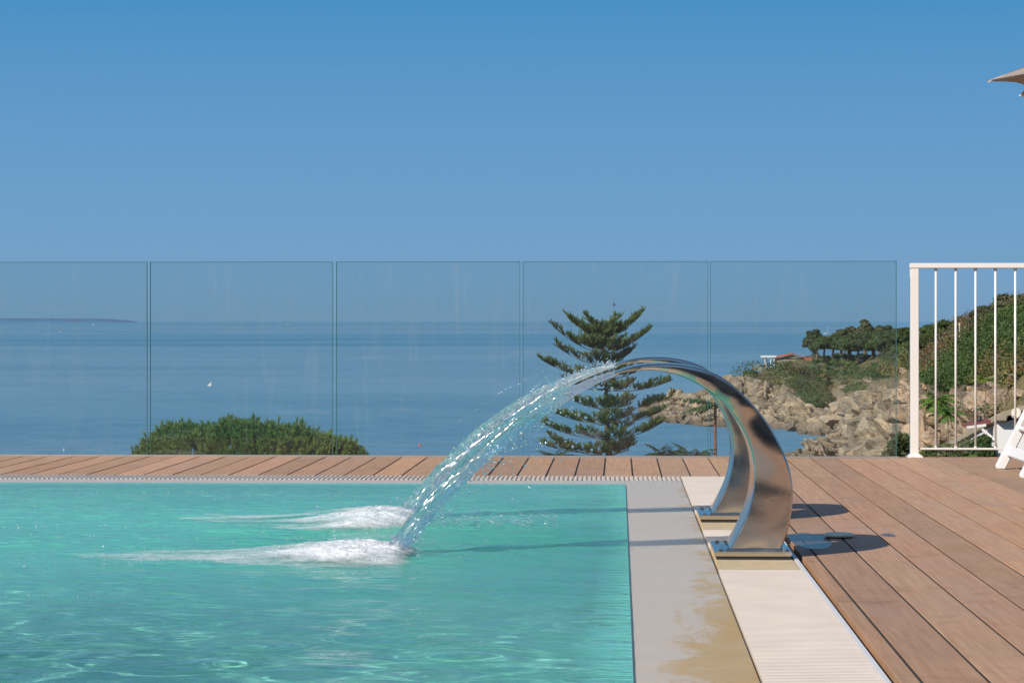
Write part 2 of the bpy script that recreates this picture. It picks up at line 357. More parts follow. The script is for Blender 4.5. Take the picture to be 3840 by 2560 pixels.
M = dict(wood=mat_wood(), steel=mat_steel(), coping=mat_coping(), basin=mat_basin(), panel=mat_glass_panel(), water=mat_water(), film=mat_water('thin water film over the coping', True), stream=mat_stream(),
         foam=mat_foam(), sea=mat_sea(), leaf=mat_leaf('leaves'), needle=mat_leaf('needles', 0.6, 0.35), land=mat_land(),
         cream=mat_simple('cream plastic', (0.58, 0.51, 0.44), 0.5, 0, 0.16, 5), white=mat_simple('white lacquered metal', (0.72, 0.69, 0.66), 0.35, 0, 0.03, 8),
         plastic=mat_simple('white moulded plastic', (0.74, 0.74, 0.74), 0.4, 0, 0.02, 8), glass_edge=mat_simple('green glass edge', (0.05, 0.14, 0.145), 0.15, 0, 0.2, 9),
         alu=mat_simple('anodised aluminium', (0.62, 0.62, 0.60), 0.35, 0.85, 0.06, 10), black=mat_simple('black rubber', (0.015, 0.015, 0.015), 0.6),
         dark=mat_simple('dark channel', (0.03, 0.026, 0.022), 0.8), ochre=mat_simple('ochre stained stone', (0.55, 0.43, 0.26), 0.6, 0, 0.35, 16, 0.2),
         wall=mat_simple('white render', (0.72, 0.71, 0.69), 0.85, 0, 0.04, 3), maroon=mat_simple('faded maroon felt', (0.17, 0.05, 0.045), 0.8, 0, 0.2, 9), tile=mat_simple('terracotta tiles', (0.42, 0.115, 0.05), 0.8, 0, 0.3, 9, 0.3),
         concrete=mat_simple('weathered concrete', (0.34, 0.29, 0.21), 0.9, 0, 0.3, 7, 0.3), bark=mat_simple('bark', (0.13, 0.095, 0.07), 0.9, 0, 0.35, 12, 0.5),
         redbark=mat_simple('reddish bark', (0.16, 0.07, 0.05), 0.8, 0, 0.4, 12, 0.3), taupe=mat_simple('taupe canvas', (0.30, 0.25, 0.215), 0.8, 0, 0.06, 40, 0.1),
         mesh_fabric=mat_simple('grey beige mesh fabric', (0.40, 0.36, 0.33), 0.8, 0, 0.15, 120, 0.2), facade=mat_simple('tan hotel render', (0.30, 0.23, 0.17), 0.85, 0, 0.06, 2),
         haze_land=mat_simple('coast with painted haze', (0.075, 0.16, 0.29), 0.9, 0, 0.25, 0.004), feather=mat_simple('dark plumage', (0.02, 0.022, 0.03), 0.6),  # blue of the distance haze is put into the far coast's base colour
         orange=mat_simple('orange buoy plastic', (0.65, 0.10, 0.05), 0.5), soap=mat_simple('pale green plastic', (0.66, 0.68, 0.50), 0.35, 0, 0.1, 30),
         soil=mat_simple('dry slope soil', (0.12, 0.10, 0.055), 0.95, 0, 0.4, 0.6), window=mat_simple('dark window glass', (0.02, 0.025, 0.03), 0.05), grey=mat_simple('grey metal', (0.3, 0.3, 0.3), 0.4, 0.6))
# ------------------------------------------------------------------ sea, hillside under the terrace
SEA = EYE - 20.0
V = []
for k, y in enumerate((-2000, 120000)):
    for x in (-90000, 90000): V.append((x, y, SEA))
tag(np_mesh('sea', V, np.array([[0, 1, 3, 2]]), M['sea']), kind='structure')

# ------------------------------------------------------------------ pool deck of boards
EDGE_X, GR_X0, GR_X1 = 0.03, 0.296, 0.54          # inner pool edge, right grating
EDGE_Y, GR_Y0, GR_Y1 = 11.27, 11.60, 11.86        # far pool edge, far grating
PITCH, GAP = 0.138, 0.0085
def boards():
    V, F, T = [], [], []; extra = []
    r = random.Random(3)
    def emit(a, b, spans):
        tb = r.uniform(0.84, 1.10)
        for (y0, y1) in spans:
            if b < 1.51: y1 = min(y1, 13.455)
            y0 += 0.0012; y1 -= 0.0012
            t = tb * r.uniform(0.93, 1.06); c = (t * r.uniform(0.97, 1.04), t, t * r.uniform(0.95, 1.04))
            h = r.uniform(-0.0008, 0.0008); e = 0.0008
            ny = max(2, int((y1 - y0) / 0.4)); o = len(V)
            prof = [(a, -0.024), (a, -e), (a + e, 0), (b - e, 0), (b, -e), (b, -0.024)]
            for j in range(ny + 1):
                y = y0 + (y1 - y0) * j / ny
                for (x, z) in prof: V.append((x, y, z + h)); T.append(c)
            for j in range(ny):
                for k in range(5): F.append((o + j * 6 + k, o + j * 6 + k + 1, o + (j + 1) * 6 + k + 1, o + (j + 1) * 6 + k))
            F2.append(tuple(o + k for k in (0, 1, 2, 3))); F2.append(tuple(o + k for k in (0, 3, 4, 5)))
            e_ = o + ny * 6; F2.append(tuple(e_ + k for k in (3, 2, 1, 0))); F2.append(tuple(e_ + k for k in (5, 4, 3, 0)))
    ends = [-3.0, 0.6, 3.2, 5.45, 7.67, 9.89, 11.81, 13.62]
    x0 = -2.0022 - 40 * PITCH
    for i in range(120):
        a, b = x0 + i * PITCH + GAP / 2, x0 + (i + 1) * PITCH - GAP / 2
        if a > 9: break
        spans = [(11.875, 13.62)] if b < 0.575 else [(ends[k], ends[k + 1]) for k in range(len(ends) - 1)]
        if a < 0.575 < b:
            extra.append((a, 0.572)); a = 0.575; spans = [(ends[k], ends[k + 1]) for k in range(len(ends) - 1)]
        emit(a, b, spans)
    for a, b in extra: emit(a, b, [(11.875, 13.455)])
    return V, F, T
F2 = []
V, F, T = boards()
tag(np_mesh('pool_deck', V, [np.array([q[::-1] for q in F]), np.array(F2)], M['wood'], attrs={'tone': np.array(T)}), kind='structure')
b = MB(); b.box((-8, 11.88, -0.3), (1.5, 13.44, -0.004)); b.box((0.578, -3, -0.3), (9, 13.6, -0.0035))  # dark slab added just below the board tops, standing in for shade in the gaps
tag(b.build('deck_gap_filler', M['dark']), kind='structure')

# ------------------------------------------------------------------ pool basin, coping
D = -1.25
b = MB()
b.add([(-8, -3, D), (EDGE_X, -3, D), (EDGE_X, EDGE_Y, D), (-8, EDGE_Y, D)], [(0, 1, 2, 3)])
b.add([(EDGE_X, -3, D), (EDGE_X, EDGE_Y, D), (EDGE_X, EDGE_Y, -0.03), (EDGE_X, -3, -0.03)], [(0, 1, 2, 3)])
b.add([(-8, EDGE_Y, D), (EDGE_X, EDGE_Y, D), (EDGE_X, EDGE_Y, -0.03), (-8, EDGE_Y, -0.03)], [(0, 1, 2, 3)])
b.add([(-8, -3, D), (EDGE_X, -3, D), (EDGE_X, -3, -0.03), (-8, -3, -0.03)], [(0, 1, 2, 3)])
tag(b.build('pool_basin', M['basin']), kind='structure')
b = MB(); b.box((EDGE_X, -3, -0.03), (GR_X0 - 0.004, EDGE_Y, -0.006)); b.box((-8, EDGE_Y, -0.03), (GR_X0 - 0.004, GR_Y0 - 0.004, -0.006))
tag(b.build('pool_coping', M['coping'], bevel=0.002), kind='structure')

# ------------------------------------------------------------------ pool water surface with waves
NEAR_HIT, FAR_HIT = np.array([-0.76, 7.9]), np.array([-0.84, 9.33])
def wave(x, y):
    p = np.stack([x * 1.1, y * 2.4, np.zeros_like(x)], -1)
    amp = 0.30 + 0.9 * np.exp(-((x + 1.2) ** 2 / 1.6 + (y - 8.6) ** 2 / 2.0))
    z = 0.020 * fbm(p * 1.3, 4, 5) + 0.014 * fbm(p * np.array([2.2, 3.2, 1]), 3, 9)
    z = z * amp
    for c, k in ((NEAR_HIT, 34.0), (FAR_HIT, 38.0)):        # rings pushed out by the falling jets
        r = np.hypot((x - c[0]) * 0.8, y - c[1]) + 0.05 * fbm(p * 0.9, 2, 31)
        z = z + 0.0028 * np.sin(r * k) * np.exp(-r * 0.9) * np.clip((x - c[0] + 0.4) * 2, 0.25, 1)
    z = z + 0.0026 * np.sin(y * 21 + x * 3.5 + 3 * fbm(p * 0.7, 2, 77))
    chop = 0
    for lam, ang, ph in ((0.42, 0.3, 0.0), (0.36, 1.1, 1.3), (0.31, 2.0, 2.9), (0.27, 2.7, 4.1), (0.47, 1.6, 5.0), (0.23, 0.8, 0.7), (0.20, 2.3, 3.3)):
        chop = chop + lam * 0.0062 * np.sin(2 * np.pi / lam * (x * math.cos(ang) + y * math.sin(ang)) + ph + 2.2 * fbm(p * 0.8, 2, 140 + int(lam * 100)))
    z = z + chop * (0.30 + 0.70 * np.clip((6.9 - y) / 1.2, 0, 1))
    edge = np.clip((EDGE_X - x) / 0.25, 0, 1) * np.clip((EDGE_Y - y) / 0.4, 0, 1)
    film = np.clip((x - EDGE_X) / 0.05, 0, 1); f2 = 0.0005 * np.sin(y * 17 - x * 6 + 4 * fbm(p * 0.8, 2, 41)) + 0.0012 * fbm(p * np.array([6.0, 9.0, 1]), 3, 43) * np.exp(-np.minimum(np.abs(y - 7.75), np.abs(y - 9.3)) * 1.6)
    z = z * 0.48
    return z * (0.12 + 0.88 * edge) * (1 - 0.7 * film) + f2 * film
xs = np.concatenate([np.linspace(-8, -3.2, 60)[:-1], np.linspace(-3.2, EDGE_X, 300), np.linspace(EDGE_X + 0.001, GR_X0 - 0.006, 40)]); ys = np.concatenate([np.linspace(-3, 4.2, 60)[:-1], np.linspace(4.2, EDGE_Y, 640), np.linspace(EDGE_Y + 0.001, GR_Y0 - 0.006, 26)])
gx, gy = np.meshgrid(xs, ys, indexing='ij'); gz = wave(gx, gy)
P2 = np.stack([gx * 0.7, gy * 1.1, gx * 0], -1)
milk = 0.28 + 0.40 * np.exp(-((gx + 1.3) ** 2 / 2.2 + (gy - 8.6) ** 2 / 3.0)) + 0.10 * fbm(P2, 3, 3)
milk = milk - 0.26 * np.clip((6.5 - gy) / 1.0, 0, 1) * np.clip(0.15 - gx * 0.8, 0.1, 1)
shelf = np.clip(np.maximum(gx - EDGE_X, gy - EDGE_Y) / 0.001, 0, 1); near_edge = np.clip(1 - (EDGE_X - gx) / 0.16, 0, 1) + np.clip(1 - (EDGE_Y - gy) / 0.30, 0, 1); milk = np.maximum(milk, 0.75 * np.clip(near_edge, 0, 1) ** 0.7); milk = milk * (1 - shelf)
green = np.exp(-((gx + 0.55) ** 2 / 0.5 + (gy - 8.4) ** 2 / 1.0)) * 1.2 + 0.4 * np.exp(-((gx + 2.0) ** 2 / 1.5 + (gy - 8.8) ** 2 / 1.5)) + 0.2 * fbm(P2 * 1.7, 3, 12)
nu, nv = gx.shape; V = np.stack([gx, gy, gz], -1).reshape(-1, 3); FQ = grid_faces(nu, nv); onshelf = (shelf.ravel()[FQ] > 0.5).any(1)
def water_mesh(name, FQ, mat, d):
    idx, inv = np.unique(FQ, return_inverse=True); sl = lambda q: q.ravel()[idx]
    return np_mesh(name, V[idx], inv.reshape(-1, 4), mat, smooth=True, attrs={'deep': np.full(len(idx), d), 'tintdeep': np.full(len(idx), d), 'milk': np.clip(sl(milk), 0, 0.85) * d, 'green': np.clip(sl(green), 0, 1)})
water = water_mesh('pool_water', FQ[~onshelf], M['water'], 1.0); tag(water_mesh('water_film', FQ[onshelf], M['film'], 0.0), kind='structure')
tag(water, kind='structure'); water.cycles.is_caustics_caster = True
for q in ('pool_basin', 'pool_coping'): bpy.data.objects[q].cycles.is_caustics_receiver = True

# ------------------------------------------------------------------ overflow gratings
def grating(name, label, x0, x1, y0, y1, along, holes=()):
    t = thing(name, label, 'grating', (x0, y0, 0), 0, 'overflow gratings of the pool')
    g = MB(); ch = MB()
    n = int(((y1 - y0) if along == 'y' else (x1 - x0)) / 0.022)
    for i in range(n):
        c = (i + 0.5) * 0.022; w = 0.0076
        if along == 'y':
            if any(a < y0 + c < b_ for a, b_ in holes): continue
            lo, hi = (0.0, c - w), (x1 - x0, c + w)
        else: lo, hi = (c - w, 0.0), (c + w, y1 - y0)
        V = [(lo[0], lo[1], -0.022), (hi[0], lo[1], -0.022), (hi[0], hi[1], -0.022), (lo[0], hi[1], -0.022)]
        q = 0.0028
        if along == 'y':
            T_ = [(lo[0], lo[1], -q), (hi[0], lo[1], -q), (hi[0], hi[1], -q), (lo[0], hi[1], -q), (lo[0], lo[1] + q, 0), (hi[0], lo[1] + q, 0), (hi[0], hi[1] - q, 0), (lo[0], hi[1] - q, 0)]
            Fq = [(0, 1, 5, 4), (4, 5, 9, 8), (8, 9, 10, 11), (11, 10, 6, 7), (7, 6, 2, 3), (1, 2, 6, 10, 9, 5), (3, 0, 4, 8, 11, 7)]
        else:
            T_ = [(lo[0], lo[1], -q), (hi[0], lo[1], -q), (hi[0], hi[1], -q), (lo[0], hi[1], -q), (lo[0] + q, lo[1], 0), (hi[0] - q, lo[1], 0), (hi[0] - q, hi[1], 0), (lo[0] + q, hi[1], 0)]
            Fq = [(0, 4, 8, 11, 7, 3), (4, 5, 9, 8), (5, 1, 2, 6, 10, 9), (8, 9, 10, 11), (7, 11, 10, 6), (0, 1, 5, 4)]
        g.add(V + T_, Fq)
    if along == 'y':
        cuts = [y0] + [c for h in holes for c in h] + [y1]
        for k in range(0, len(cuts), 2):
            for xx in (0.06, x1 - x0 - 0.06): g.box((xx - 0.008, cuts[k] - y0, -0.02), (xx + 0.008, cuts[k + 1] - y0, -0.006))
    else:
        for yy in (0.09, y1 - y0 - 0.05): g.box((0, yy - 0.02, -0.02), (x1 - x0, yy + 0.02, -0.0045))
    g.build('slats', M['cream'], t)
    ch.add([(0, 0, -0.12), (x1 - x0, 0, -0.12), (x1 - x0, y1 - y0, -0.12), (0, y1 - y0, -0.12)], [(0, 1, 2, 3)])
    ch.build('channel', M['dark'], t)
    return t
HN, HF = (7.40, 8.17), (8.81, 9.60)                                # stone pads under the two fountains
grating('overflow_grating', 'cream slatted overflow grating beside the wooden deck, interrupted by the two steel fountains', GR_X0, GR_X1, -3.0, GR_Y1, 'y', (HN, HF))
grating('overflow_grating', 'cream slatted overflow grating along the far pool edge in front of the glass fence', -8.0, GR_X0 - 0.002, GR_Y0, GR_Y1, 'x')
tag(MB().box((GR_X1 + 0.002, -3, -0.05), (GR_X1 + 0.014, GR_Y1, 0.002)).build('grating_trim', M['white']), 'thin white trim strip between the side grating and the deck boards', 'trim')
for (a, b_), lab in ((HN, 'ochre stained stone pad under the nearer steel fountain'), (HF, 'ochre stained stone pad under the farther steel fountain')):
    tag(MB().box((GR_X0 + 0.002, a + 0.002, -0.06), (GR_X1, b_ - 0.002, -0.001)).build('stone_pad', M['ochre'], bevel=0.003), lab, 'stone pad', 'stone pads under the fountains')

# ------------------------------------------------------------------ two curved steel fountains
OUT = [(-0.012, 0.576), (0.013, 0.586), (0.047, 0.596), (0.081, 0.601), (0.133, 0.604), (0.167, 0.603), (0.202, 0.600), (0.236, 0.594), (0.27, 0.585), (0.304, 0.572), (0.339, 0.552),
       (0.375, 0.521), (0.407, 0.489), (0.433, 0.46), (0.46, 0.426), (0.481, 0.392), (0.502, 0.352), (0.518, 0.318), (0.531, 0.281), (0.539, 0.244), (0.542, 0.207), (0.541, 0.17), (0.536, 0.128), (0.528, 0.091), (0.518, 0.059), (0.502, 0.022)]
INN = [(-0.012, 0.571), (0.03, 0.579), (0.064, 0.582), (0.099, 0.584), (0.133, 0.581), (0.167, 0.574), (0.202, 0.563), (0.236, 0.547), (0.27, 0.527), (0.302, 0.503), (0.339, 0.471), (0.365, 0.437),
       (0.386, 0.400), (0.404, 0.36), (0.415, 0.328), (0.421, 0.291), (0.423, 0.254), (0.420, 0.217), (0.412, 0.17), (0.397, 0.127), (0.375, 0.08), (0.36, 0.053), (0.342, 0.022)]
def resamp(P, n):
    P = np.array(P); s = np.concatenate([[0], np.cumsum(np.hypot(*np.diff(P, axis=0).T))]); q = np.linspace(0, s[-1], n)
    C = np.stack([np.interp(q, s, P[:, 0]), np.interp(q, s, P[:, 1])], -1)
    for _ in range(6): C[1:-1] = 0.25 * C[:-2] + 0.5 * C[1:-1] + 0.25 * C[2:]
    return C
def fountain(yc, label):
    t = thing('water_fountain', label, 'fountain', (0, yc, 0), 0, 'curved steel fountains on the pool edge')
    n = 72; O = resamp(OUT, n); I = resamp(INN, n); hw = 0.138; e = 0.006
    rings = []
    for s in range(n):
        o, i = O[s], I[s]; d = (o - i); L = max(np.hypot(*d), 1e-5); k = min(e, L * 0.3) / L
        rings.append([(i[0], -hw + e, i[1]), (i[0] + d[0] * k, -hw, i[1] + d[1] * k), (o[0] - d[0] * k, -hw, o[1] - d[1] * k), (o[0], -hw + e, o[1]),
                      (o[0], hw - e, o[1]), (o[0] - d[0] * k, hw, o[1] - d[1] * k), (i[0] + d[0] * k, hw, i[1] + d[1] * k), (i[0], hw - e, i[1])])
    b = MB(); F = [(8 * s + k, 8 * s + (k + 1) % 8, 8 * s + 8 + (k + 1) % 8, 8 * s + 8 + k) for s in range(n - 1) for k in range(8)]
    b.add([p for r in rings for p in r], F + [tuple(range(8)), tuple(8 * (n - 1) + k for k in reversed(range(8)))])
    body = b.build('spout', M['steel'], t)
    bv = body.modifiers.new('weighted', 'WEIGHTED_NORMAL'); bv.keep_sharp = True
    body.data.polygons.foreach_set('use_smooth', [True] * len(body.data.polygons))
    body.data.set_sharp_from_angle(angle=R(50))
    MB().box((0.297, -0.19, 0.010), (0.535, 0.19, 0.024)).build('base_plate', M['steel'], t, bevel=0.003)
    MB().box((0.303, -0.183, -0.001), (0.529, 0.183, 0.010)).build('gasket', M['black'], t)
    w = MB(); pts = [(0.338, -0.142, 0.026), (0.338, 0.142, 0.026), (0.508, 0.142, 0.026), (0.508, -0.142, 0.026), (0.338, -0.142, 0.026)]
    for a, c in zip(pts[:-1], pts[1:]): w.tube([a, c], 0.004, 6)
    w.build('weld_seam', M['steel'], t)
    for bx in (0.316, 0.521):
        for by in (-0.155, 0.155):
            k = MB().lathe([(0.0, 0.004), (0.006, 0.0035), (0.008, 0.001), (0.011, 0.0), (0.011, -0.002)], (bx, by, 0.026), 10)
            k.build('bolt', M['steel'], t)
    return t
fountain(7.9, 'larger nearer curved stainless steel fountain spout bolted to the pool edge')
fountain(9.33, 'farther curved stainless steel fountain spout, partly hidden behind the nearer one')

# ------------------------------------------------------------------ falling water, spray, foam
def stream(yc, x0, z0, a, b_, xhit, whiteness, seed, label):
    ns, nc = 190, 40
    V = np.zeros((ns, nc, 3)); Wt = np.zeros((ns, nc))
    S = np.linspace(0, 1, ns); sx_ = S * (x0 - xhit)
    X = x0 - sx_; Z = z0 - a * sx_ - b_ * sx_ ** 2
    dX = -np.ones(ns); dZ = -(a + 2 * b_ * sx_); L = np.hypot(dX, dZ); nx, nz = -dZ / L, dX / L      # normal in the fall plane
    arc = np.concatenate([[0], np.cumsum(np.hypot(np.diff(X), np.diff(Z)))])
    ang = np.linspace(0, 2 * np.pi, nc, endpoint=False)
    for j in range(nc):
        ca, sa = np.cos(ang[j]), np.sin(ang[j])
        half = 0.125 - 0.050 * S; th = 0.006 + 0.015 * np.clip(S * 1.6, 0, 1) ** 0.8
        yy = half * np.sign(ca) * abs(ca) ** 0.7; tt = th * np.sign(sa) * abs(sa) ** 0.8
        q = np.stack([arc * 5.5, yy * 26 + 0 * arc, np.full(ns, sa * 1.2)], -1)
        q2 = np.stack([arc * 22, yy * 60, np.full(ns, sa * 2.0)], -1)
        g = np.clip(S * 2.2, 0.12, 1)
        w = g * (0.008 * fbm(q, 3, seed) + 0.005 * fbm(q2 * 1.3, 3, seed + 5))
        wy = g * 0.022 * fbm(q * np.array([0.9, 0.3, 1]), 3, seed + 9)
        lift = 0.010 * g * np.sin(yy * 30 + seed)
        V[:, j, 0] = X + nx * (tt + w * 1.5 + lift); V[:, j, 1] = yc + yy + wy; V[:, j, 2] = Z + nz * (tt + w * 1.5 + lift)
        Wt[:, j] = whiteness[0] * np.clip(1 - S * 2.2, 0, 1) + whiteness[1]
    a_ = np.arange(ns * nc).reshape(ns, nc); nb = np.roll(a_, -1, 1)
    F = np.stack([a_[:-1], nb[:-1], nb[1:], a_[1:]], -1).reshape(-1, 4)
    o = np_mesh('water_jet', V.reshape(-1, 3), F, M['stream'], smooth=True, attrs={'white': np.clip(Wt, 0, 1).ravel()})
    return tag(o, label, 'water jet', 'water jets falling into the pool')
stream(7.9, 0.0, 0.574, 0.31, 0.66, -0.765, (0.1, 0.10), 40, 'clearer nearer sheet of water arching from the larger steel spout into the pool')
stream(9.33, 0.0, 0.574, 0.22, 0.60, -0.85, (0.9, 0.28), 60, 'frothier farther stream of water arching down behind the clear one')

# droplets torn off the underside and upper edge of the sheets, splashes at the impact
def icos(n_):
    bm = bmesh.new(); bmesh.ops.create_icosphere(bm, subdivisions=1, radius=1.0)
    v = np.array([p.co for p in bm.verts]); f = np.array([[q.index for q in fc.verts] for fc in bm.faces]); bm.free(); return v, f
SV, SF = icos(1)
def blobs(name, C, Rr, mat, stretch=None, **kw):
    C = np.asarray(C); Rr = np.asarray(Rr); n = len(C)
    st = np.ones((n, 3)) if stretch is None else stretch
    V = (SV[None] * Rr[:, None, None] * st[:, None] + C[:, None]).reshape(-1, 3)
    F = (SF[None] + (np.arange(n) * len(SV))[:, None, None]).reshape(-1, 3)
    return np_mesh(name, V, F, mat, smooth=True, attrs={'white': np.full(len(V), 0.55 if name == 'foam_bubbles_glints' else 0.15)}, **kw)
r_ = np.random.default_rng(21); C, Q = [], []
def along(yc, a, b_, s, off): return np.array([-s + r_.normal(0, 0.006), yc + r_.uniform(-0.14, 0.14), 0.574 - a * s - b_ * s * s + off])
for _ in range(420):                                              # ragged underside
    s = r_.beta(2.2, 2.2) * 0.75; off = -abs(r_.gamma(1.3, 0.035)) - 0.012
    p = along(7.9, 0.31, 0.66, s, off)
    if p[2] > 0.01: C.append(p + np.array([r_.uniform(0, 0.02), 0, 0])); Q.append(r_.gamma(2.0, 0.0011) + 0.001)
for _ in range(170):                                              # fine arc above the sheet
    s = r_.uniform(0.12, 0.62); C.append(np.array([-s, 9.30 + r_.normal(0, 0.012), 0.60 - 0.05 * s - 0.62 * s * s + r_.normal(0, 0.004) + 0.01])); Q.append(r_.uniform(0.0009, 0.0024))
for c in (NEAR_HIT, FAR_HIT):
    for _ in range(330):
        d = abs(r_.normal(0, 1)); C.append(np.array([c[0] + r_.normal(0.05, 0.22), c[1] + r_.uniform(-0.3, 0.25), abs(r_.normal(0, 0.035)) + 0.004])); Q.append(r_.gamma(2.0, 0.0009) + 0.0008)
for _ in range(420):
    C.append(np.array([FAR_HIT[0] + r_.uniform(0.05, 0.62), 8.98 + r_.normal(0, 0.09), abs(r_.normal(0, 0.022)) + 0.003])); Q.append(r_.gamma(2.0, 0.0014) + 0.0012)
for _ in range(420):                                              # broken froth riding the farther stream
    s = r_.beta(1.1, 2.2) * 0.80; C.append(np.array([-s + r_.normal(0, 0.006), 9.33 + r_.uniform(-0.13, 0.13), 0.574 - 0.22 * s - 0.60 * s * s + r_.normal(0.008, 0.010 + 0.012 * s)])); Q.append(r_.gamma(2.4, 0.0011) + 0.0012)
tag(blobs('water_spray', C, Q, M['stream']), 'loose droplets and splashes around the two water jets', 'spray', kind='stuff')
# strings of water hanging under the near sheet
BUB, BUR = [], []
def foam(cx, cy, lx, ly, hmax, seed, label, core):
    n1, n2 = 230, 150
    u = np.linspace(-1, 1, n1); v = np.linspace(-1, 1, n2); gu, gv = np.meshgrid(u, v, indexing='ij')
    x = cx - lx * (gu + 1) / 2 + 0.10; y = cy + gv * ly
    p = np.stack([x, y, x * 0], -1)
    s = (gu + 1) / 2                                               # 0 at the impact, 1 at the far tail
    wid = 0.62 + 0.28 * np.sin(np.pi * np.clip(s * 2.2, 0, 1)) - 0.25 * s
    gvv = gv + 0.40 * fbm(p * np.array([1.4, 2, 1]), 3, seed)
    prof = np.clip(1 - (np.abs(gvv) / wid) ** 2.0, 0, 1)
    start = np.clip(s / 0.05, 0, 1); tail = np.clip(1 - s, 0, 1) ** 0.9
    th = prof ** 0.7 * start * np.clip(tail * 2.2, 0, 1) * (0.07 + 1.35 * np.exp(-(s / core) ** 2.4)) * (0.72 + 0.9 * fbm(p * np.array([2.6, 6.5, 1]), 4, seed + 31))
    rip = 0.5 + 0.5 * fbm(p * np.array([3.0, 7.0, 1]), 4, seed + 3)
    lump = 0.5 + 0.5 * fbm(p * np.array([9.0, 16.0, 1]), 4, seed + 5)
    hump = np.exp(-((s - 0.14) / 0.16) ** 2)
    z = wave(x, y) + 0.004 + prof * start * (hmax * hump * (0.55 + 0.6 * rip) + 0.012 * rip * tail + 0.020 * lump * (0.25 + hump) + 0.006 * (0.3 + hump) * (fbm(p * np.array([34.0, 46.0, 1]), 3, seed + 8) + 0.3)) - 0.010 * (1 - prof)
    th = th * (0.55 + 0.65 * rip)
    rr = np.random.default_rng(seed); w_ = (np.clip(th - 0.2, 0, 1) ** 1.2).ravel(); ii = rr.choice(th.size, 150, p=w_ / w_.sum())
    for i_ in ii: BUB.append((x.ravel()[i_] + rr.normal(0, 0.004), y.ravel()[i_], z.ravel()[i_] + 0.003)); BUR.append(0.0010 + rr.gamma(2, 0.0007))
    FQ = grid_faces(n1, n2); FQ = FQ[th.ravel()[FQ].max(1) > 0.10]; idx, inv = np.unique(FQ, return_inverse=True)
    o = np_mesh('foam_patch', np.stack([x, y, z], -1).reshape(-1, 3)[idx], inv.reshape(-1, 4), M['foam'], smooth=True, attrs={'thick': np.clip(th, 0, 1).ravel()[idx]})
    tag(o, label, 'foam', 'foam where the water jets land')
foam(-0.72, 7.80, 1.40, 0.62, 0.012, 90, 'nearer long patch of white foam trailing from the clear water jet', 0.58)
foam(-0.80, 9.18, 1.25, 0.66, 0.020, 120, 'farther heaped patch of white foam where the frothy stream lands', 0.52)

for _ in range(2600):                                             # white bubble specks standing in for glints on the open pool
    q = np.array([r_.uniform(-3.0, -0.7), r_.uniform(6.6, 10.9), 0.0])
    if fbm(q * np.array([1.5, 5.0, 1]), 3, 210) > 0.12 + 0.1 * r_.random(): BUB.append((q[0], q[1], float(wave(q[0:1], q[1:2])[0]) + 0.001)); BUR.append(0.0012 + r_.gamma(2, 0.0006))
tag(blobs('foam_bubbles_glints', BUB, BUR, M['stream']), 'clear bubbles over the white foam and white specks as glints on the pool', 'bubbles', kind='stuff')

# ------------------------------------------------------------------ frameless glass fence
FY = 13.47
edges = [(-3.545, -2.567), (-2.553, -1.551), (-1.534, -0.533), (-0.520, 0.484), (0.493, 1.494)]
labs = ['glass fence panel cut by the left border, hazy coast and sea behind it', 'glass fence panel in front of most of the pine crown and a white sail',
        'glass fence panel showing open sea and just the right end of the pine crown', 'glass fence panel in front of the tiered conifer',
        'glass fence panel in front of the rocky headland, next to the white railing']
for k, ((a, c), lab) in enumerate(zip(edges, labs)):
    t = thing('glass_panel', lab, 'glass panel', ((a + c) / 2, FY, 0), 0, 'panels of the frameless glass fence'); w = (c - a) / 2
    MB().box((-w + 0.003, -0.006, 0.006), (w - 0.003, 0.006, 1.057)).build('pane', M['panel'], t)
    e = MB().box((-w, -0.0061, 0.006), (-w + 0.003, 0.0061, 1.057)).box((w - 0.003, -0.0061, 0.006), (w, 0.0061, 1.057)).box((-w, -0.0061, 1.057), (w, 0.0061, 1.0598))
    e.build('polished_edge', M['glass_edge'], t)
tag(MB().box((-8, FY - 0.012, -0.05), (1.505, FY - 0.0075, 0.010)).box((-8, FY + 0.0075, -0.05), (1.505, FY + 0.012, 0.010)).box((-8, FY - 0.0074, -0.05), (1.505, FY + 0.0074, -0.006)).build('base_channel', M['alu']),
    'long aluminium channel holding the glass panels along the deck edge', 'channel')

# ------------------------------------------------------------------ white metal railing
RY = 13.56
t = thing('white_railing', 'white metal railing with round bars at the right end of the glass fence', 'railing', (1.6, RY, 0))
x1 = 2.7
MB().box((-0.023, -0.023, 0.0), (0.023, 0.023, 1.022)).build('post', M['white'], t, bevel=0.003)
fl = MB(); o = [(0.042, 0.0), (0.042, 0.006), (0.024, 0.020)]
for (s0, z0), (s1, z1) in zip(o[:-1], o[1:]):
    fl.add([(-s0, -s0, z0), (s0, -s0, z0), (s0, s0, z0), (-s0, s0, z0), (-s1, -s1, z1), (s1, -s1, z1), (s1, s1, z1), (-s1, s1, z1)], [(0, 1, 5, 4), (1, 2, 6, 5), (2, 3, 7, 6), (3, 0, 4, 7)])
fl.build('base_flange', M['white'], t)
MB().box((-0.025, -0.025, 1.022), (x1, 0.025, 1.050)).build('top_rail', M['white'], t, bevel=0.003)
MB().box((0.0235, -0.012, 0.041), (x1, 0.012, 0.052)).build('bottom_rail', M['white'], t, bevel=0.002)
for k in range(10):
    x = 0.116 + 0.1067 * k
    b = MB().tube([(x, 0, 0.052), (x, 0, 1.018)], 0.0062, 10).tube([(x, 0, 1.008), (x, 0, 1.0215)], [0.0065, 0.011], 10).tube([(x, 0, 0.0525), (x, 0, 0.060)], [0.010, 0.0065], 10)
    b.build('baluster', M['white'], t, smooth=True)

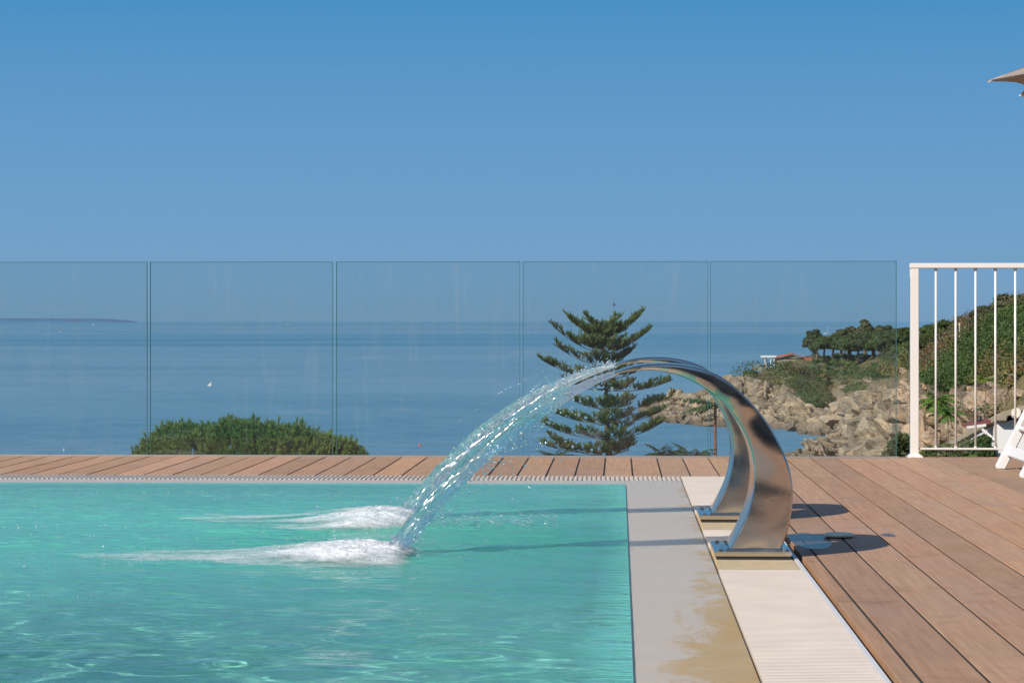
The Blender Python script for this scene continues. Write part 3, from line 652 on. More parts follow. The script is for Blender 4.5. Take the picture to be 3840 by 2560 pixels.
# ------------------------------------------------------------------ sun lounger foot at the right edge
t = thing('sun_lounger', 'white plastic sun lounger with grey beige mesh seat at the right edge of the deck', 'sun lounger', (1.90, 12.12, 0))
for y in (-0.37, 0.37):
    b = MB(); prof = [(-0.026, 0.012), (-0.014, 0.0), (0.022, 0.0), (0.195, 0.338), (0.150, 0.358)]
    V = [(x, y - 0.022, z) for x, z in prof] + [(x, y + 0.022, z) for x, z in prof]; n = len(prof)
    b.add(V, [tuple(range(n)), tuple(range(2 * n - 1, n - 1, -1))] + [(k, (k + 1) % n, n + (k + 1) % n, n + k) for k in range(n)])
    b.build('leg', M['plastic'], t, bevel=0.005)
    MB().box((0.15, y - 0.0215, 0.318), (1.9, y + 0.0215, 0.372)).build('side_rail', M['plastic'], t, bevel=0.006)
    b = MB(); b.beam((1.55, y, 0.0), (1.45, y, 0.32), 0.04, 0.05, (0, 1, 0)); b.build('leg', M['plastic'], t, bevel=0.005)
MB().beam((0.040, -0.345, 0.092), (0.040, 0.345, 0.092), 0.016, 0.050, (0.35, 0, 1)).build('cross_bar', M['plastic'], t, bevel=0.004)
MB().beam((0.105, -0.345, 0.205), (0.105, 0.345, 0.205), 0.03, 0.022, (0.35, 0, 1)).build('hinge_bar', M['plastic'], t, bevel=0.004)
b = MB(); V = []
for x, z in ((0.085, 0.195), (0.160, 0.345), (0.175, 0.3735), (1.85, 0.3735)):
    V += [(x, -0.347, z), (x, 0.347, z)]
V += [(p[0] + (0.006 if k < 4 else 0), p[1], p[2] - (0.004 if k >= 4 else 0.002)) for k, p in enumerate(V)]
b.add(V, [(0, 1, 3, 2), (2, 3, 5, 4), (4, 5, 7, 6), (8, 10, 11, 9), (10, 12, 13, 11), (12, 14, 15, 13)]); b.build('seat_fabric', M['mesh_fabric'], t)

# ------------------------------------------------------------------ parasol corner, upper right
A = at_y(3703, 303, 11.8); RAD = 1.05; th0 = R(182.5)
cx_, cy_ = A[0] - RAD * math.cos(th0), A[1] - RAD * math.sin(th0)
t = thing('parasol', 'taupe canvas parasol with scalloped edge cut off by the right border', 'parasol', (cx_, cy_, 0))
def canopy(RAD, z_edge, z_top, dz=0.0):
    V = [(0, 0, z_top + dz)]; F = []; rings, seg = 8, 6
    for k in range(1, rings + 1):
        s = k / rings
        for i in range(8 * seg):
            c = i % seg / seg; a0 = th0 - R(45) * (i // seg); a = a0 - R(45) * c
            sag = 4 * c * (1 - c)
            a1 = a0 - R(45); px = (1 - c) * math.cos(a0) + c * math.cos(a1); py = (1 - c) * math.sin(a0) + c * math.sin(a1)
            rr = RAD * s * (1 - 0.09 * sag * s)
            z = z_top + (z_edge - z_top) * s ** 0.9 - 0.05 * math.sin(math.pi * s) * sag + 0.02 * sag * s
            V.append((px * rr, py * rr, z + dz))
    N = 8 * seg
    for i in range(N): F.append((0, 1 + i, 1 + (i + 1) % N))
    for k in range(rings - 1):
        for i in range(N): F.append((1 + k * N + i, 1 + (k + 1) * N + i, 1 + (k + 1) * N + (i + 1) % N, 1 + k * N + (i + 1) % N))
    return V, F
ze = float(A[2])
V, F = canopy(RAD, ze, ze + 0.42); b = MB().add(V, F); V, F = canopy(RAD, ze, ze + 0.42, -0.004); b.add(V, [q[::-1] for q in F])
b.build('canopy', M['taupe'], t)
for k in range(8):
    a = th0 - R(45) * k; ca, sa = math.cos(a), math.sin(a)
    b = MB(); b.beam((0.03 * ca, 0.03 * sa, ze + 0.40), (0.97 * RAD * ca, 0.97 * RAD * sa, ze + 0.002), 0.012, 0.012); b.build('rib', M['grey'], t)
    b = MB(); b.beam((0.93 * RAD * ca, 0.93 * RAD * sa, ze + 0.022), (0.998 * RAD * ca, 0.998 * RAD * sa, ze - 0.006), 0.03, 0.006); b.build('corner_tab', M['cream'], t)
MB().tube([(0, 0, 0), (0, 0, ze + 0.48)], 0.022, 14).build('pole', M['grey'], t)
MB().lathe([(0.0, 0.0), (0.28, 0.0), (0.28, 0.045), (0.05, 0.06), (0.03, 0.2), (0.0, 0.2)], (0, 0, 0.001), 24).build('base', M['grey'], t)

# ------------------------------------------------------------------ small things on the deck
p = at_z(3146, 2014, 0.0)
b = MB(); b.lathe([(0.0, 0.002), (0.045, 0.002), (0.056, 0.006), (0.058, 0.012), (0.052, 0.018), (0.044, 0.016), (0.0, 0.014)], (0, 0, 0), 28)
o = b.build('pool_lid', M['soap'], None, smooth=True); o.location = (float(p[0]), float(p[1]), 0.0); o.scale = (0.9, 1.0, 0.8)
tag(o, 'pale green round plastic lid lying on the deck in the shadow of the nearer fountain', 'lid')
def puddle(name, c, rx, ry, seed, label):
    n = 48; V = [(0, 0, 0.0012)]; nz = fbm(np.stack([np.cos(np.linspace(0, 2 * np.pi, n, False)) * 1.2, np.sin(np.linspace(0, 2 * np.pi, n, False)) * 1.2, np.full(n, seed)], -1), 3, seed)
    for k in range(n):
        a = 2 * math.pi * k / n; q = 1 + 0.45 * nz[k]; V.append((rx * q * math.cos(a), ry * q * math.sin(a), 0.0012))
    b = MB().add(V, [(0, 1 + k, 1 + (k + 1) % n) for k in range(n)]); o = b.build(name, M['wet']); o.location = c
    return tag(o, label, 'puddle')
wm = NT('thin water film'); tr = wm.n('BsdfTransparent', {'Color': (0.62, 0.62, 0.64)}); gl = wm.n('BsdfGlossy', {'Color': (1, 1, 1), 'Roughness': 0.02})
M['wet'] = wm.done(wm.n('MixShader', {0: 0.36, 1: tr.outputs[0], 2: gl.outputs[0]}).outputs[0])
puddle('puddle', (0.645, 8.40, 0), 0.062, 0.30, 4, 'larger puddle on the deck beside the nearer fountain reflecting blue sky')
p = at_z(3330, 2005); puddle('puddle', (float(p[0]), float(p[1]), 0), 0.02, 0.09, 8, 'small dark wet spot on the boards beyond the fountain shadow')
# ------------------------------------------------------------------ slope between the terrace and the sea
def slope_z(x, y): return -1.6 - 0.078 * (y - 14) - 0.004 * np.maximum(x, 0) + 0.6 * fbm(np.stack([x * 0.05, y * 0.05, x * 0], -1), 3, 4)
gx, gy = np.meshgrid(np.linspace(-120, 60, 60), np.linspace(13.7, 260, 80), indexing='ij'); gx = gx * (gy / 260 * 0.8 + 0.2)
tag(np_mesh('hillside', np.stack([gx, gy, slope_z(gx, gy)], -1).reshape(-1, 3), grid_faces(60, 80), M['soil'], smooth=True), kind='structure')

# ------------------------------------------------------------------ rocky headland across the cove
# profiles seen along a bearing u: (v, distance, cover) from near to far; cover 0 rock, 1 scrub; 'w' = at sea level
def wl(v): return (v, 20 * F_PX / (v - HOR), 0)
def i4(y): return 1050 + y / 2.24
def i5_(y): return 900 + y / 1.568
NEARSEA = [(1760, 322, 0), (1757, 324, 0)]
COLS = {
 2395: [wl(1600), (1598, 476, 0), wl(1546), (1544, 552, 0), wl(1543), wl(1541)],
 2450: [wl(1600), (1597, 478, 0), wl(1548), (1519, 566, 0), (1517, 575, 0), wl(1540)],
 2480: [wl(1579), (1558, 507, 0), wl(1556), (1505, 572, 0), (1500, 588, 0), wl(1533)],
 2540: [wl(1590), (1552, 500, 0), (1545, 532, 0), (1492, 560, 0), (1486, 585, 0), wl(1530)],
 2600: [wl(1594), (1552, 492, 0), (1535, 522, 0), (1490, 550, 0), (1481, 572, 0), wl(1532)],
 2660: [wl(1600), (1560, 482, 0), (1520, 510, 0), (1490, 540, 0), (1472, 560, 0), wl(1534)],
 2740: [wl(1603), (1545, 477, 0), (1490, 496, 0), (1440, 520, 0), (1418, 540, 0.2), wl(1536)],
 2800: [wl(1604), (1540, 476, 0), (1470, 496, 0), (1415, 525, 0.1), (1394, 545, 0.7), wl(1536)],
 2870: [wl(1605), (1530, 475, 0), (1450, 495, 0), (1435, 515, 0.8), (1393, 552, 1), (1420, 600, 1)],
 2910: [wl(1608), (1535, 470, 0), (i4(920), 490, 0), (i4(870), 508, 0.7), (i4(735), 562, 1), (1420, 620, 1)],
 2960: [wl(1612), (1540, 466, 0), (i4(945), 485, 0), (i4(880), 500, 0.7), (i4(665), 572, 1), (1390, 640, 1)],
 3040: [wl(1633), (1585, 448, 0), (i4(1100), 460, 0), (i4(1050), 474, 0.9), (i4(650), 580, 1), (1370, 660, 1)],
 3100: [wl(1636), (1590, 444, 0), (i4(1150), 458, 0), (i4(1070), 470, 0.5), (i4(650), 583, 1), (1367, 660, 1)],
 3130: [(1740, 330, 0), (i4(1335), 376, 0), (i4(1240), 440, 0), (i4(1075), 462, 0.3), (i4(650), 584, 1), (1365, 660, 1)],
 3220: [(1740, 320, 0), (i4(1310), 372, 0), (i4(1190), 396, 0), (i4(1050), 414, 0.45), (i4(655), 568, 1), (1362, 650, 1)],
 3310: [(1740, 300, 0), (i4(1300), 345, 0), (i4(1110), 356, 0), (i4(940), 368, 0.5), (i4(655), 520, 1), (1358, 620, 1)],
 3390: [(1740, 262, 0), (i4(1290), 296, 0), (i4(1080), 306, 0), (i4(870), 318, 0.5), (i4(640), 440, 1), (1350, 560, 1)],
 3450: [(1740, 225, 0), (i5_(1170), 246, 0), (i5_(1000), 254, 0), (i5_(840), 264, 0.4), (i5_(700), 330, 1), (1340, 500, 1)],
 3540: [(1740, 165, 0), (i5_(1190), 184, 0.3), (i5_(1000), 192, 0.25), (i5_(880), 202, 0.7), (i5_(680), 280, 1), (1300, 420, 1)],
 3640: [(1740, 140, 0.4), (i5_(1110), 156, 0.2), (i5_(950), 164, 0.5), (i5_(800), 184, 0.8), (i5_(560), 270, 1), (1240, 380, 1)],
 3740: [(1740, 125, 0.6), (i5_(1080), 140, 0.5), (i5_(900), 150, 0.4), (i5_(700), 178, 0.9), (i5_(520), 240, 1), (1220, 340, 1)],
 3840: [(1740, 112, 0.8), (i5_(1020), 128, 0.6), (i5_(800), 142, 0.8), (i5_(620), 170, 1), (i5_(440), 220, 1), (1180, 320, 1)],
 4020: [(1740, 104, 0.9), (1500, 122, 0.8), (1370, 140, 0.9), (1240, 170, 1), (1120, 215, 1), (1120, 320, 1)],
 4400: [(1740, 96, 0.9), (1480, 118, 0.8), (1340, 140, 0.9), (1200, 170, 1), (1060, 215, 1), (1060, 320, 1)],
}
# rocks on the near side of the cove, in front of its water
def front(u):
    f = np.interp(u, [2895, 2910, 2960, 3040, 3100], [1712, 1702, 1688, 1668, 1653]); d = np.interp(u, [2895, 3040, 3100], [318, 340, 352])
    if u < 2900: return [(None, 340, 0), (None, 360, 0)]
    if u > 3110: return None
    return [(1765, 295, 0), (f, d, 0), (None, d + 14, 0)]
for u in list(COLS):
    f = front(u)
    if f is None:
        c = COLS[u]; COLS[u] = [(c[0][0] + 25, c[0][1] * 0.94, c[0][2]), c[0], ((c[0][0] * 0.6 + c[1][0] * 0.4), c[0][1] * 0.6 + c[1][1] * 0.4, c[0][2] * 0.6 + c[1][2] * 0.4)] + c[1:]
    else: COLS[u] = (f + [(None, f[-1][1] + 4, 0)])[:3] + COLS[u]
us = np.array(sorted(COLS)); K = 6

K = max(len(c) for c in COLS.values())
for u in COLS: assert len(COLS[u]) in (K, K - 1), (u, len(COLS[u]))
for u in COLS:
    while len(COLS[u]) < K: COLS[u].append((COLS[u][-1][0] + 4, COLS[u][-1][1] + 40, COLS[u][-1][2]))
kd = np.array([[c[1] for c in COLS[u]] for u in us]);  kc = np.array([[c[2] for c in COLS[u]] for u in us])
kz = np.array([[SEA - 0.6 if c[0] is None else EYE - (c[0] - HOR) / F_PX * c[1] for c in COLS[u]] for u in us])
NU, NT_ = 470, 250
uu = np.linspace(us[0], us[-1], NU)
def smooth_interp(x, xp, fp):
    j = np.clip(np.searchsorted(xp, x) - 1, 0, len(xp) - 2); t = (x - xp[j]) / (xp[j + 1] - xp[j]); t = t * t * (3 - 2 * t) * 0.5 + t * 0.5
    return fp[j] * (1 - t) + fp[j + 1] * t
kd_ = np.stack([smooth_interp(uu, us, kd[:, k]) for k in range(K)], 1); kz_ = np.stack([smooth_interp(uu, us, kz[:, k]) for k in range(K)], 1); kc_ = np.stack([np.interp(uu, us, kc[:, k]) for k in range(K)], 1)
tt = np.concatenate([np.linspace(a, a + 1, n, endpoint=False) for a, n in zip(range(K - 1), [40, 24, 14, 62, 62, 52, 56, 17][:K - 1])] + [[K - 1]]); NT_ = len(tt)
tk = np.minimum(tt.astype(int), K - 2); tf_ = tt - tk
dd = kd_[:, tk] * (1 - tf_) + kd_[:, tk + 1] * tf_; zz = kz_[:, tk] * (1 - tf_) + kz_[:, tk + 1] * tf_; cc = kc_[:, tk] * (1 - tf_) + kc_[:, tk + 1] * tf_
P = CAMP[None, None] + (FW + RT * ((uu[:, None, None] - CX) / F_PX)) * dd[..., None]; P[..., 2] = zz
def land_detail(P, cc):
    """blocky jointed granite where there is no scrub, soft ground elsewhere"""
    s = np.clip(P[..., 1:2] / 450, 0.35, 1.2); q = P / s
    veg = np.clip(cc + 0.35 * fbm(q * 0.09, 4, 71) , 0, 1); rk = 1 - np.clip((veg - 0.35) / 0.3, 0, 1)
    warp = np.stack([fbm(q * 0.15, 3, 80), fbm(q * 0.15, 3, 81), fbm(q * 0.15, 3, 82)], -1)
    f1, f2, cid = voro((q + warp * 3.0) * np.array([0.30, 0.26, 0.40]), 90); g1, g2, cid2 = voro((q + warp * 1.2) * np.array([0.85, 0.80, 1.1]), 95)
    crack = np.clip((f2 - f1) / 0.22, 0, 1); crack2 = np.clip((g2 - g1) / 0.25, 0, 1)
    rg = 1 - 2 * np.abs(fbm(q * np.array([0.075, 0.05, 0.05]), 3, 123)); h = 1.8 * (cid - 0.5) - 1.6 * (1 - crack) ** 3 + 0.35 * (cid2 - 0.5) - 0.3 * (1 - crack2) ** 2 + 0.5 * fbm(q * 0.4, 3, 99) + 3.0 * (rg - 0.5)
    dirn = np.array([-0.25, -0.8, 0.55]); hs = (h * rk * s[..., 0])
    o = P + dirn * hs[..., None]; o[..., 2] += (1 - rk) * s[..., 0] * 1.0 * fbm(q * 0.12, 4, 55)
    return o, veg, cid * 0.5 + cid2 * 0.5
low = P[..., 2] < SEA + 0.02
P2_, veg, tone = land_detail(P, cc)
off = P[..., 2] - SEA; fade = np.clip(off / 1.5 + 0.35, 0.12, 1)[..., None]
P = P + (P2_ - P) * fade; P[..., 2] -= 0.25 * (off < 0.3)
wet = np.clip(1 - (P[..., 2] - SEA - 0.2) / 2.2, 0, 1) ** 1.5
land = np_mesh('headland', P.reshape(-1, 3), grid_faces(NU, NT_)[:, ::-1], M['land'], smooth=False, attrs={'veg': veg.ravel(), 'tone': np.clip(tone, 0, 1).ravel(), 'wet': wet.ravel()})
tag(land, kind='structure')

# ------------------------------------------------------------------ leaves and needles
lr = np.random.default_rng(11)
def unit(n):
    v = lr.normal(size=(n, 3)); return v / np.linalg.norm(v, axis=1, keepdims=True)
def leaf_quads(C, N, size, elong=1.6):
    """diamond leaves at C facing N"""
    n = len(C); a = np.cross(N, unit(n)); a /= np.maximum(np.linalg.norm(a, axis=1, keepdims=True), 1e-6); b = np.cross(N, a)
    s = size * lr.uniform(0.6, 1.35, (n, 1)); a = a * s * elong * 0.5; b = b * s * 0.5
    return np.stack([C - a, C + b, C + a, C - b], 1).reshape(-1, 3), np.arange(n * 4).reshape(n, 4)
def clump(c, rad, n, size, low_cut=-0.6):
    """leaves through an ellipsoid, denser near its skin, with a lumpy outline"""
    d = unit(int(n * 1.5)); d = d[d[:, 2] > low_cut][:n]; n = len(d)
    r = lr.uniform(0.55, 1.02, (n, 1)) * (0.86 + 0.22 * fbm(d * 2.1 + np.asarray(c) * 0.37, 3, 14))[:, None]
    C = np.asarray(c) + d * r * np.asarray(rad); N = d + 0.45 * unit(n); N /= np.linalg.norm(N, axis=1, keepdims=True)
    return C, N
def needles(Pb, D, L, w):
    """thin blades from Pb along D"""
    n = len(Pb); s = np.cross(D, unit(n)); s /= np.maximum(np.linalg.norm(s, axis=1, keepdims=True), 1e-6); s = s * w * 0.5
    L = np.asarray(L).reshape(-1, 1)
    return np.stack([Pb - s, Pb + s, Pb + D * L], 1).reshape(-1, 3), np.arange(n * 3).reshape(n, 3)
def tints(n, base, var=0.25, per=1):
    k = lr.uniform(1 - var, 1 + var, (n, 1)); h = lr.uniform(-0.18, 0.18, (n, 1)); c = np.asarray(base) * k * np.concatenate([1 + h, 1 + 0 * h, 1 - h], 1)
    return np.repeat(np.clip(c, 0, 1), per, 0)

# scrub cover on the headland: one uncountable mass
def land_at(u, t):
    i = np.clip((u - us[0]) / (us[-1] - us[0]) * (NU - 1), 0, NU - 1).astype(int); j = np.clip(t, 0, NT_ - 1).astype(int)
    return P[i, j], veg[i, j]
VV, CCol = [], []
greens = [(0.055, 0.095, 0.026), (0.070, 0.110, 0.032), (0.040, 0.070, 0.022), (0.10, 0.115, 0.042), (0.15, 0.115, 0.045), (0.09, 0.105, 0.06)]
tot = 0
for k in range(5600):
    u = lr.uniform(2640, 4350) if lr.random() < 0.72 else lr.uniform(3420, 4200); t = lr.uniform(70, NT_ - 2); p, vg = land_at(np.array(u), np.array(t))
    if vg < 0.52 or p[2] < SEA + 1.5: continue
    if fbm(p * np.array([0.05, 0.03, 0.05]), 3, 202) < (-0.06 if u > 3540 else -0.20 if u > 3150 else -0.07): continue
    if (2830 < u < 2905 and p[1] > 505) or (2900 < u < 3010 and p[1] > 545): continue
    d = p[1]; s = d / 450; r = (0.8 + 3.4 * lr.random() ** 2.5) * (0.35 + 0.65 * s)
    if 3000 < u < 3420 and p[1] > 500: r = min(r, 1.25)
    n = int(40 + 120 * r / (0.35 + 0.65 * s)); C, N = clump(p + np.array([0, 0, r * 0.25]), (r * 1.25, r * 1.25, r * 0.62), n, 0, -0.2)
    v, _ = leaf_quads(C, N, 0.21 * (0.3 + 0.7 * s), 1.3); VV.append(v)
    fz = fbm(p * np.array([0.04, 0.025, 0.04]), 3, 300); g = greens[int(np.clip(1.5 + fz * 7 + lr.normal(0, 0.7), 0, 5))]
    if u > 3500 and p[2] < 3.5 and fz > -0.22: g = ((0.05, 0.085, 0.022), (0.12, 0.125, 0.04), (0.17, 0.12, 0.05), (0.125, 0.115, 0.08), (0.15, 0.10, 0.05))[int(np.clip(2 + fz * 8 + lr.normal(0, 0.9), 0, 4))]
    CCol.append(tints(len(C), np.array(g) * lr.uniform(0.7, 1.5), 0.2, 4))
VV = np.concatenate(VV); CCol = np.concatenate(CCol)
tag(np_mesh('coastal_scrub', VV, np.arange(len(VV)).reshape(-1, 4), M['leaf'], attrs={'tint': CCol}), 'low green and brown scrub covering the headland', 'scrub', kind='stuff')

# jointed granite blocks tumbled over the rocky parts: one uncountable mass
bm = bmesh.new(); bmesh.ops.create_icosphere(bm, subdivisions=3, radius=1.0); BV = np.array([p.co for p in bm.verts]); BF = np.array([[q.index for q in fc.verts] for fc in bm.faces]); bm.free()
def block(seed):
    r = np.random.default_rng(seed); v = BV.copy()
    for _ in range(11):                                            # split along random joint planes
        n = r.normal(size=3); n[np.argmax(np.abs(n))] *= 1.6; n /= np.linalg.norm(n); d = r.uniform(0.42, 0.80); h = v @ n - d; v = v - np.outer(np.clip(h, 0, None), n)
    return v + 0.03 * np.stack([fbm(v * 2.5 + seed, 2, 5)] * 3, -1) * v
SHAPES = [block(k) for k in range(16)]
VV, FF, TN, WT, off_ = [], [], [], [], 0
for k in range(2300):
    u = lr.uniform(2400, 3480) if lr.random() < 0.8 else lr.uniform(3400, 3860); i = int(np.clip((u - us[0]) / (us[-1] - us[0]) * (NU - 1), 0, NU - 1)); j = int(lr.uniform(2, NT_ - 40)); p = P[i, j]; vg = veg[i, j]
    if p[2] < SEA - 0.15 or (vg > 0.42 and lr.random() > (0.14 if u > 3540 else 0.035)): continue
    s = 0.35 + 0.65 * p[1] / 450; r = (0.35 + 2.7 * lr.random() ** 2.4) * s * (1.15 if u > 3150 else 0.75)
    if vg > 0.42: r *= 0.8
    B = SHAPES[int(lr.integers(16))] * np.array([r * lr.uniform(0.9, 1.5), r * lr.uniform(0.8, 1.2), r * lr.uniform(0.42, 0.85)])
    a, b_ = lr.normal(0.4, 0.5), lr.normal(0.42, 0.25); ca, sa, cb, sb = math.cos(a), math.sin(a), math.cos(b_), math.sin(b_)
    B = B @ np.array([[cb, 0, sb], [0, 1, 0], [-sb, 0, cb]]).T @ np.array([[ca, -sa, 0], [sa, ca, 0], [0, 0, 1]]).T
    c = p + np.array([0, 0.2 * r, -r * 0.30]); v = B + c; VV.append(v); FF.append(BF + off_); off_ += len(v)
    TN.append(np.full(len(v), lr.uniform(0.25, 1.0))); WT.append(np.clip(1 - (v[:, 2] - SEA - 0.2) / 2.4, 0, 1) ** 1.3)
VV = np.concatenate(VV)
tag(np_mesh('granite_blocks', VV, np.concatenate(FF), M['land'], attrs={'veg': np.zeros(len(VV)), 'tone': np.concatenate(TN), 'wet': np.concatenate(WT)}), 'tumbled granite blocks along the shore and cliffs of the headland', 'rocks', kind='stuff')

# ------------------------------------------------------------------ stone pines and other trees on the headland
def pine(u, v_base, v_top, D, width_px, tintc, label, group, lean=0.0, flat=0.5, bare=0.42, seed=0, name='stone_pine', nclump=None, mat='needle'):
    """umbrella-shaped pine: base and top given as sight lines at distance D"""
    base = at_d(u, v_base, D); h = 1.04 * (v_base - v_top) / F_PX * D; w = 1.45 * width_px / F_PX * D / 2
    t = thing(name, label, 'tree', tuple(map(float, base)), 0, group); rr = np.random.default_rng(seed + 1000)
    b = MB(); r0 = 0.035 * h + 0.06; ctop = np.array([lean * h, 0, h * 0.80])
    pts = [(0, 0, -0.6), (lean * h * 0.2 + 0.03 * h * rr.normal(), 0, h * 0.2), (lean * h * 0.5, 0.02 * h, h * bare), tuple(ctop * np.array([1, 1, 0.92]))]
    b.tube(pts, [r0 * 1.3, r0, r0 * 0.8, r0 * 0.3], 7)
    bare = bare * 0.42; nc = nclump or int(30 + w * 4.0); cl = []
    for k in range(nc):
        a = k * 2.399 + rr.uniform(-0.5, 0.5); q = math.sqrt((k + 0.5) / nc); zz_ = h * (bare + (1 - bare) * (0.30 + 0.62 * math.sqrt(max(0, 1 - q * q)) * rr.uniform(0.55, 1.0) - 0.25 * rr.random() * (1 - flat)))
        c = np.array([lean * h + w * 0.80 * q * math.cos(a), w * 0.80 * q * math.sin(a), zz_]); cl.append(c)
        if k % 3 == 0: b.tube([pts[2], tuple((np.array(pts[2]) * 0.45 + c * 0.55) + np.array([0, 0, -0.08 * h])), tuple(c)], [r0 * 0.45, r0 * 0.3, r0 * 0.12], 5)
    b.build('trunk', M['bark'], t, smooth=True)
    V, Tn = [], []; sz = 0.055 * D / 100 + 0.02
    for c in cl:
        cr_ = w * rr.uniform(0.26, 0.42); C, N = clump(c, (cr_, cr_, cr_ * 0.6), int(260 if D < 300 else 200), 0, -0.5)
        vv, _ = leaf_quads(C, N, sz, 2.0); V.append(vv); Tn.append(tints(len(C), np.array(tintc) * rr.uniform(0.75, 1.25), 0.22, 4))
    V = np.concatenate(V); np_mesh('crown', V, np.arange(len(V)).reshape(-1, 4), M[mat], t, attrs={'tint': np.concatenate(Tn)})
    return t
PG = 'pines on the headland'
X4 = lambda x: 2650 + x / 2.24
DK, MD, OL = (0.055, 0.082, 0.026), (0.072, 0.105, 0.032), (0.11, 0.115, 0.045)
pines = [  # x4, base y4, top y4, distance, width(px of the zoom), tint, lean, bare
 (985, 650, 480, 566, 190, MD, 0.06, 0.45, 'low round pine with a forked bare trunk near the seaward end of the grove'),
 (925, 655, 405, 588, 130, DK, -0.10, 0.15, 'ragged dark pine leaning out over the slope at the seaward end of the grove'),
 (1130, 655, 405, 590, 150, OL, 0.0, 0.4, 'olive green pine rising behind the low round one'),
 (1210, 655, 372, 596, 130, OL, 0.0, 0.4, 'tall olive green pine right behind the wide umbrella pine'),
 (1190, 665, 470, 560, 210, MD, 0.0, 0.45, 'wide umbrella pine at the front of the grove'),
 (1340, 660, 330, 585, 160, OL, 0.0, 0.35, 'tallest pine of the grove with a pale pointed crown'),
 (1400, 668, 430, 530, 260, DK, 0.0, 0.5, 'broadest dark umbrella pine with a pale branching trunk in the middle of the grove'),
 (1460, 660, 362, 575, 120, OL, 0.0, 0.4, 'slim pine between the tallest pine and the right edge of the glass'),
 (1540, 665, 368, 545, 150, MD, 0.0, 0.42, 'mid green pine just left of the last glass edge'),
 (1520, 670, 440, 505, 170, DK, 0.0, 0.45, 'dark low pine at the right end of the grove behind the glass'),
 (1655, 600, 400, 470, 180, DK, 0.0, 0.35, 'dark pine seen between the glass edge and the white post'),
 (1065, 655, 445, 578, 190, MD, 0.0, 0.35, 'mid green pine filling the gap right of the low round one'),
 (1275, 664, 440, 548, 230, MD, 0.0, 0.3, 'mid green spreading pine in front of the tallest one'),
 (1590, 664, 420, 515, 190, DK, 0.0, 0.3, 'dark pine cut by the vertical edge of the last glass panel'),
 (1400, 660, 395, 600, 180, OL, 0.0, 0.3, 'olive pine at the back of the grove between two taller crowns'),
 (1170, 658, 425, 600, 180, DK, 0.0, 0.3, 'dark pine at the back of the grove behind the wide umbrella pine'),
 (1480, 668, 455, 520, 210, MD, 0.0, 0.3, 'low mid green pine at the front right of the grove'),
 (1690, 690, 520, 400, 170, MD, 0.0, 0.2, 'bushy pine low on the slope beside the white post'),
]
for k, (x, yb, yt, D_, w, tc_, ln, br, lab) in enumerate(pines):
    pine(X4(x), i4(yb), i4(yt), D_, w / 2.24, tc_, lab, PG, ln, 0.6, br, k)
X5 = lambda x: 3300 + x / 1.568
more = [
 (285, 775, 545, 290, 190, DK, 0.0, 0.38, 'large dark umbrella pine with a slanting trunk just right of the white post'),
 (365, 720, 462, 335, 190, MD, 0.0, 0.3, 'mid green rounded pine seen between the first two bars'),
 (285, 700, 480, 345, 120, MD, 0.0, 0.3, 'small rounded pine beside the top of the white post'),
 (500, 600, 455, 320, 150, MD, 0.0, 0.35, 'flat topped pine behind the wooden pole on the ridge'),
 (600, 570, 360, 250, 120, (0.06, 0.065, 0.035), 0.0, 0.1, 'thin grey green tree with bare twigs on the ridge'),
 (700, 560, 385, 245, 150, DK, 0.0, 0.15, 'dark tree below the tallest one on the ridge'),
 (760, 540, 300, 235, 190, DK, 0.0, 0.15, 'tallest dark tree of the ridge behind the railing'),
 (870, 520, 330, 230, 200, MD, 0.0, 0.15, 'dark bushy tree cut off by the right border'),
]
for k, (x, yb, yt, D_, w, tc_, ln, br, lab) in enumerate(more):
    pine(X5(x), i5_(yb), i5_(yt), D_, w / 1.568, tc_, lab, 'trees on the slope behind the railing', ln, 0.3, br, 40 + k, 'pine_tree')
# ------------------------------------------------------------------ tiered conifer beyond the fence
ND = 70.0
def i3p(x, y, D=ND): return at_d(1900 + x / 2.412, 1100 + y / 2.412, D)
base = i3p(940, 1480); top = i3p(890, 215); gz_ = -1.6 - 0.078 * (base[1] - 14)
t = thing('tiered_conifer', 'young tiered conifer with upswept brush-like branches, standing just beyond the glass', 'tree', (float(base[0]), float(base[1]), float(gz_)))
org = np.array([base[0], base[1], gz_])
def trunk_at(y3):
    xs_ = np.interp(y3, [215, 540, 760, 870, 1040, 1300, 1480], [888, 881, 893, 899, 905, 912, 930]); return i3p(xs_, y3) - org
b = MB(); pts = [trunk_at(y) for y in (240, 400, 540, 760, 1040, 1300, 1480)]
bot = pts[-1].copy(); bot[2] = 0; b.tube([tuple(p) for p in pts] + [tuple(bot)], [0.014, 0.030, 0.042, 0.056, 0.070, 0.085, 0.095, 0.14], 10); b.build('trunk', M['bark'], t, smooth=True)
px = ND / F_PX / 2.412
NB, ND_, NL, NC_ = [], [], [], []
brb = MB()
def brush(p0, d, L, dens, nl, tint):
    """a twig bristling with needles that turn upward"""
    n = int(L * dens); s = lr.uniform(0.0, 1.0, n); P0 = np.asarray(p0) + np.outer(s * L, d)
    N = unit(n) * 0.75 + np.asarray(d) * 0.75 + np.array([0, 0, 0.42]); N /= np.linalg.norm(N, axis=1, keepdims=True)
    NB.append(P0); ND_.append(N); NL.append(nl * lr.uniform(0.7, 1.25, n) * (1 - 0.25 * s)); NC_.append(tints(n, tint, 0.25))
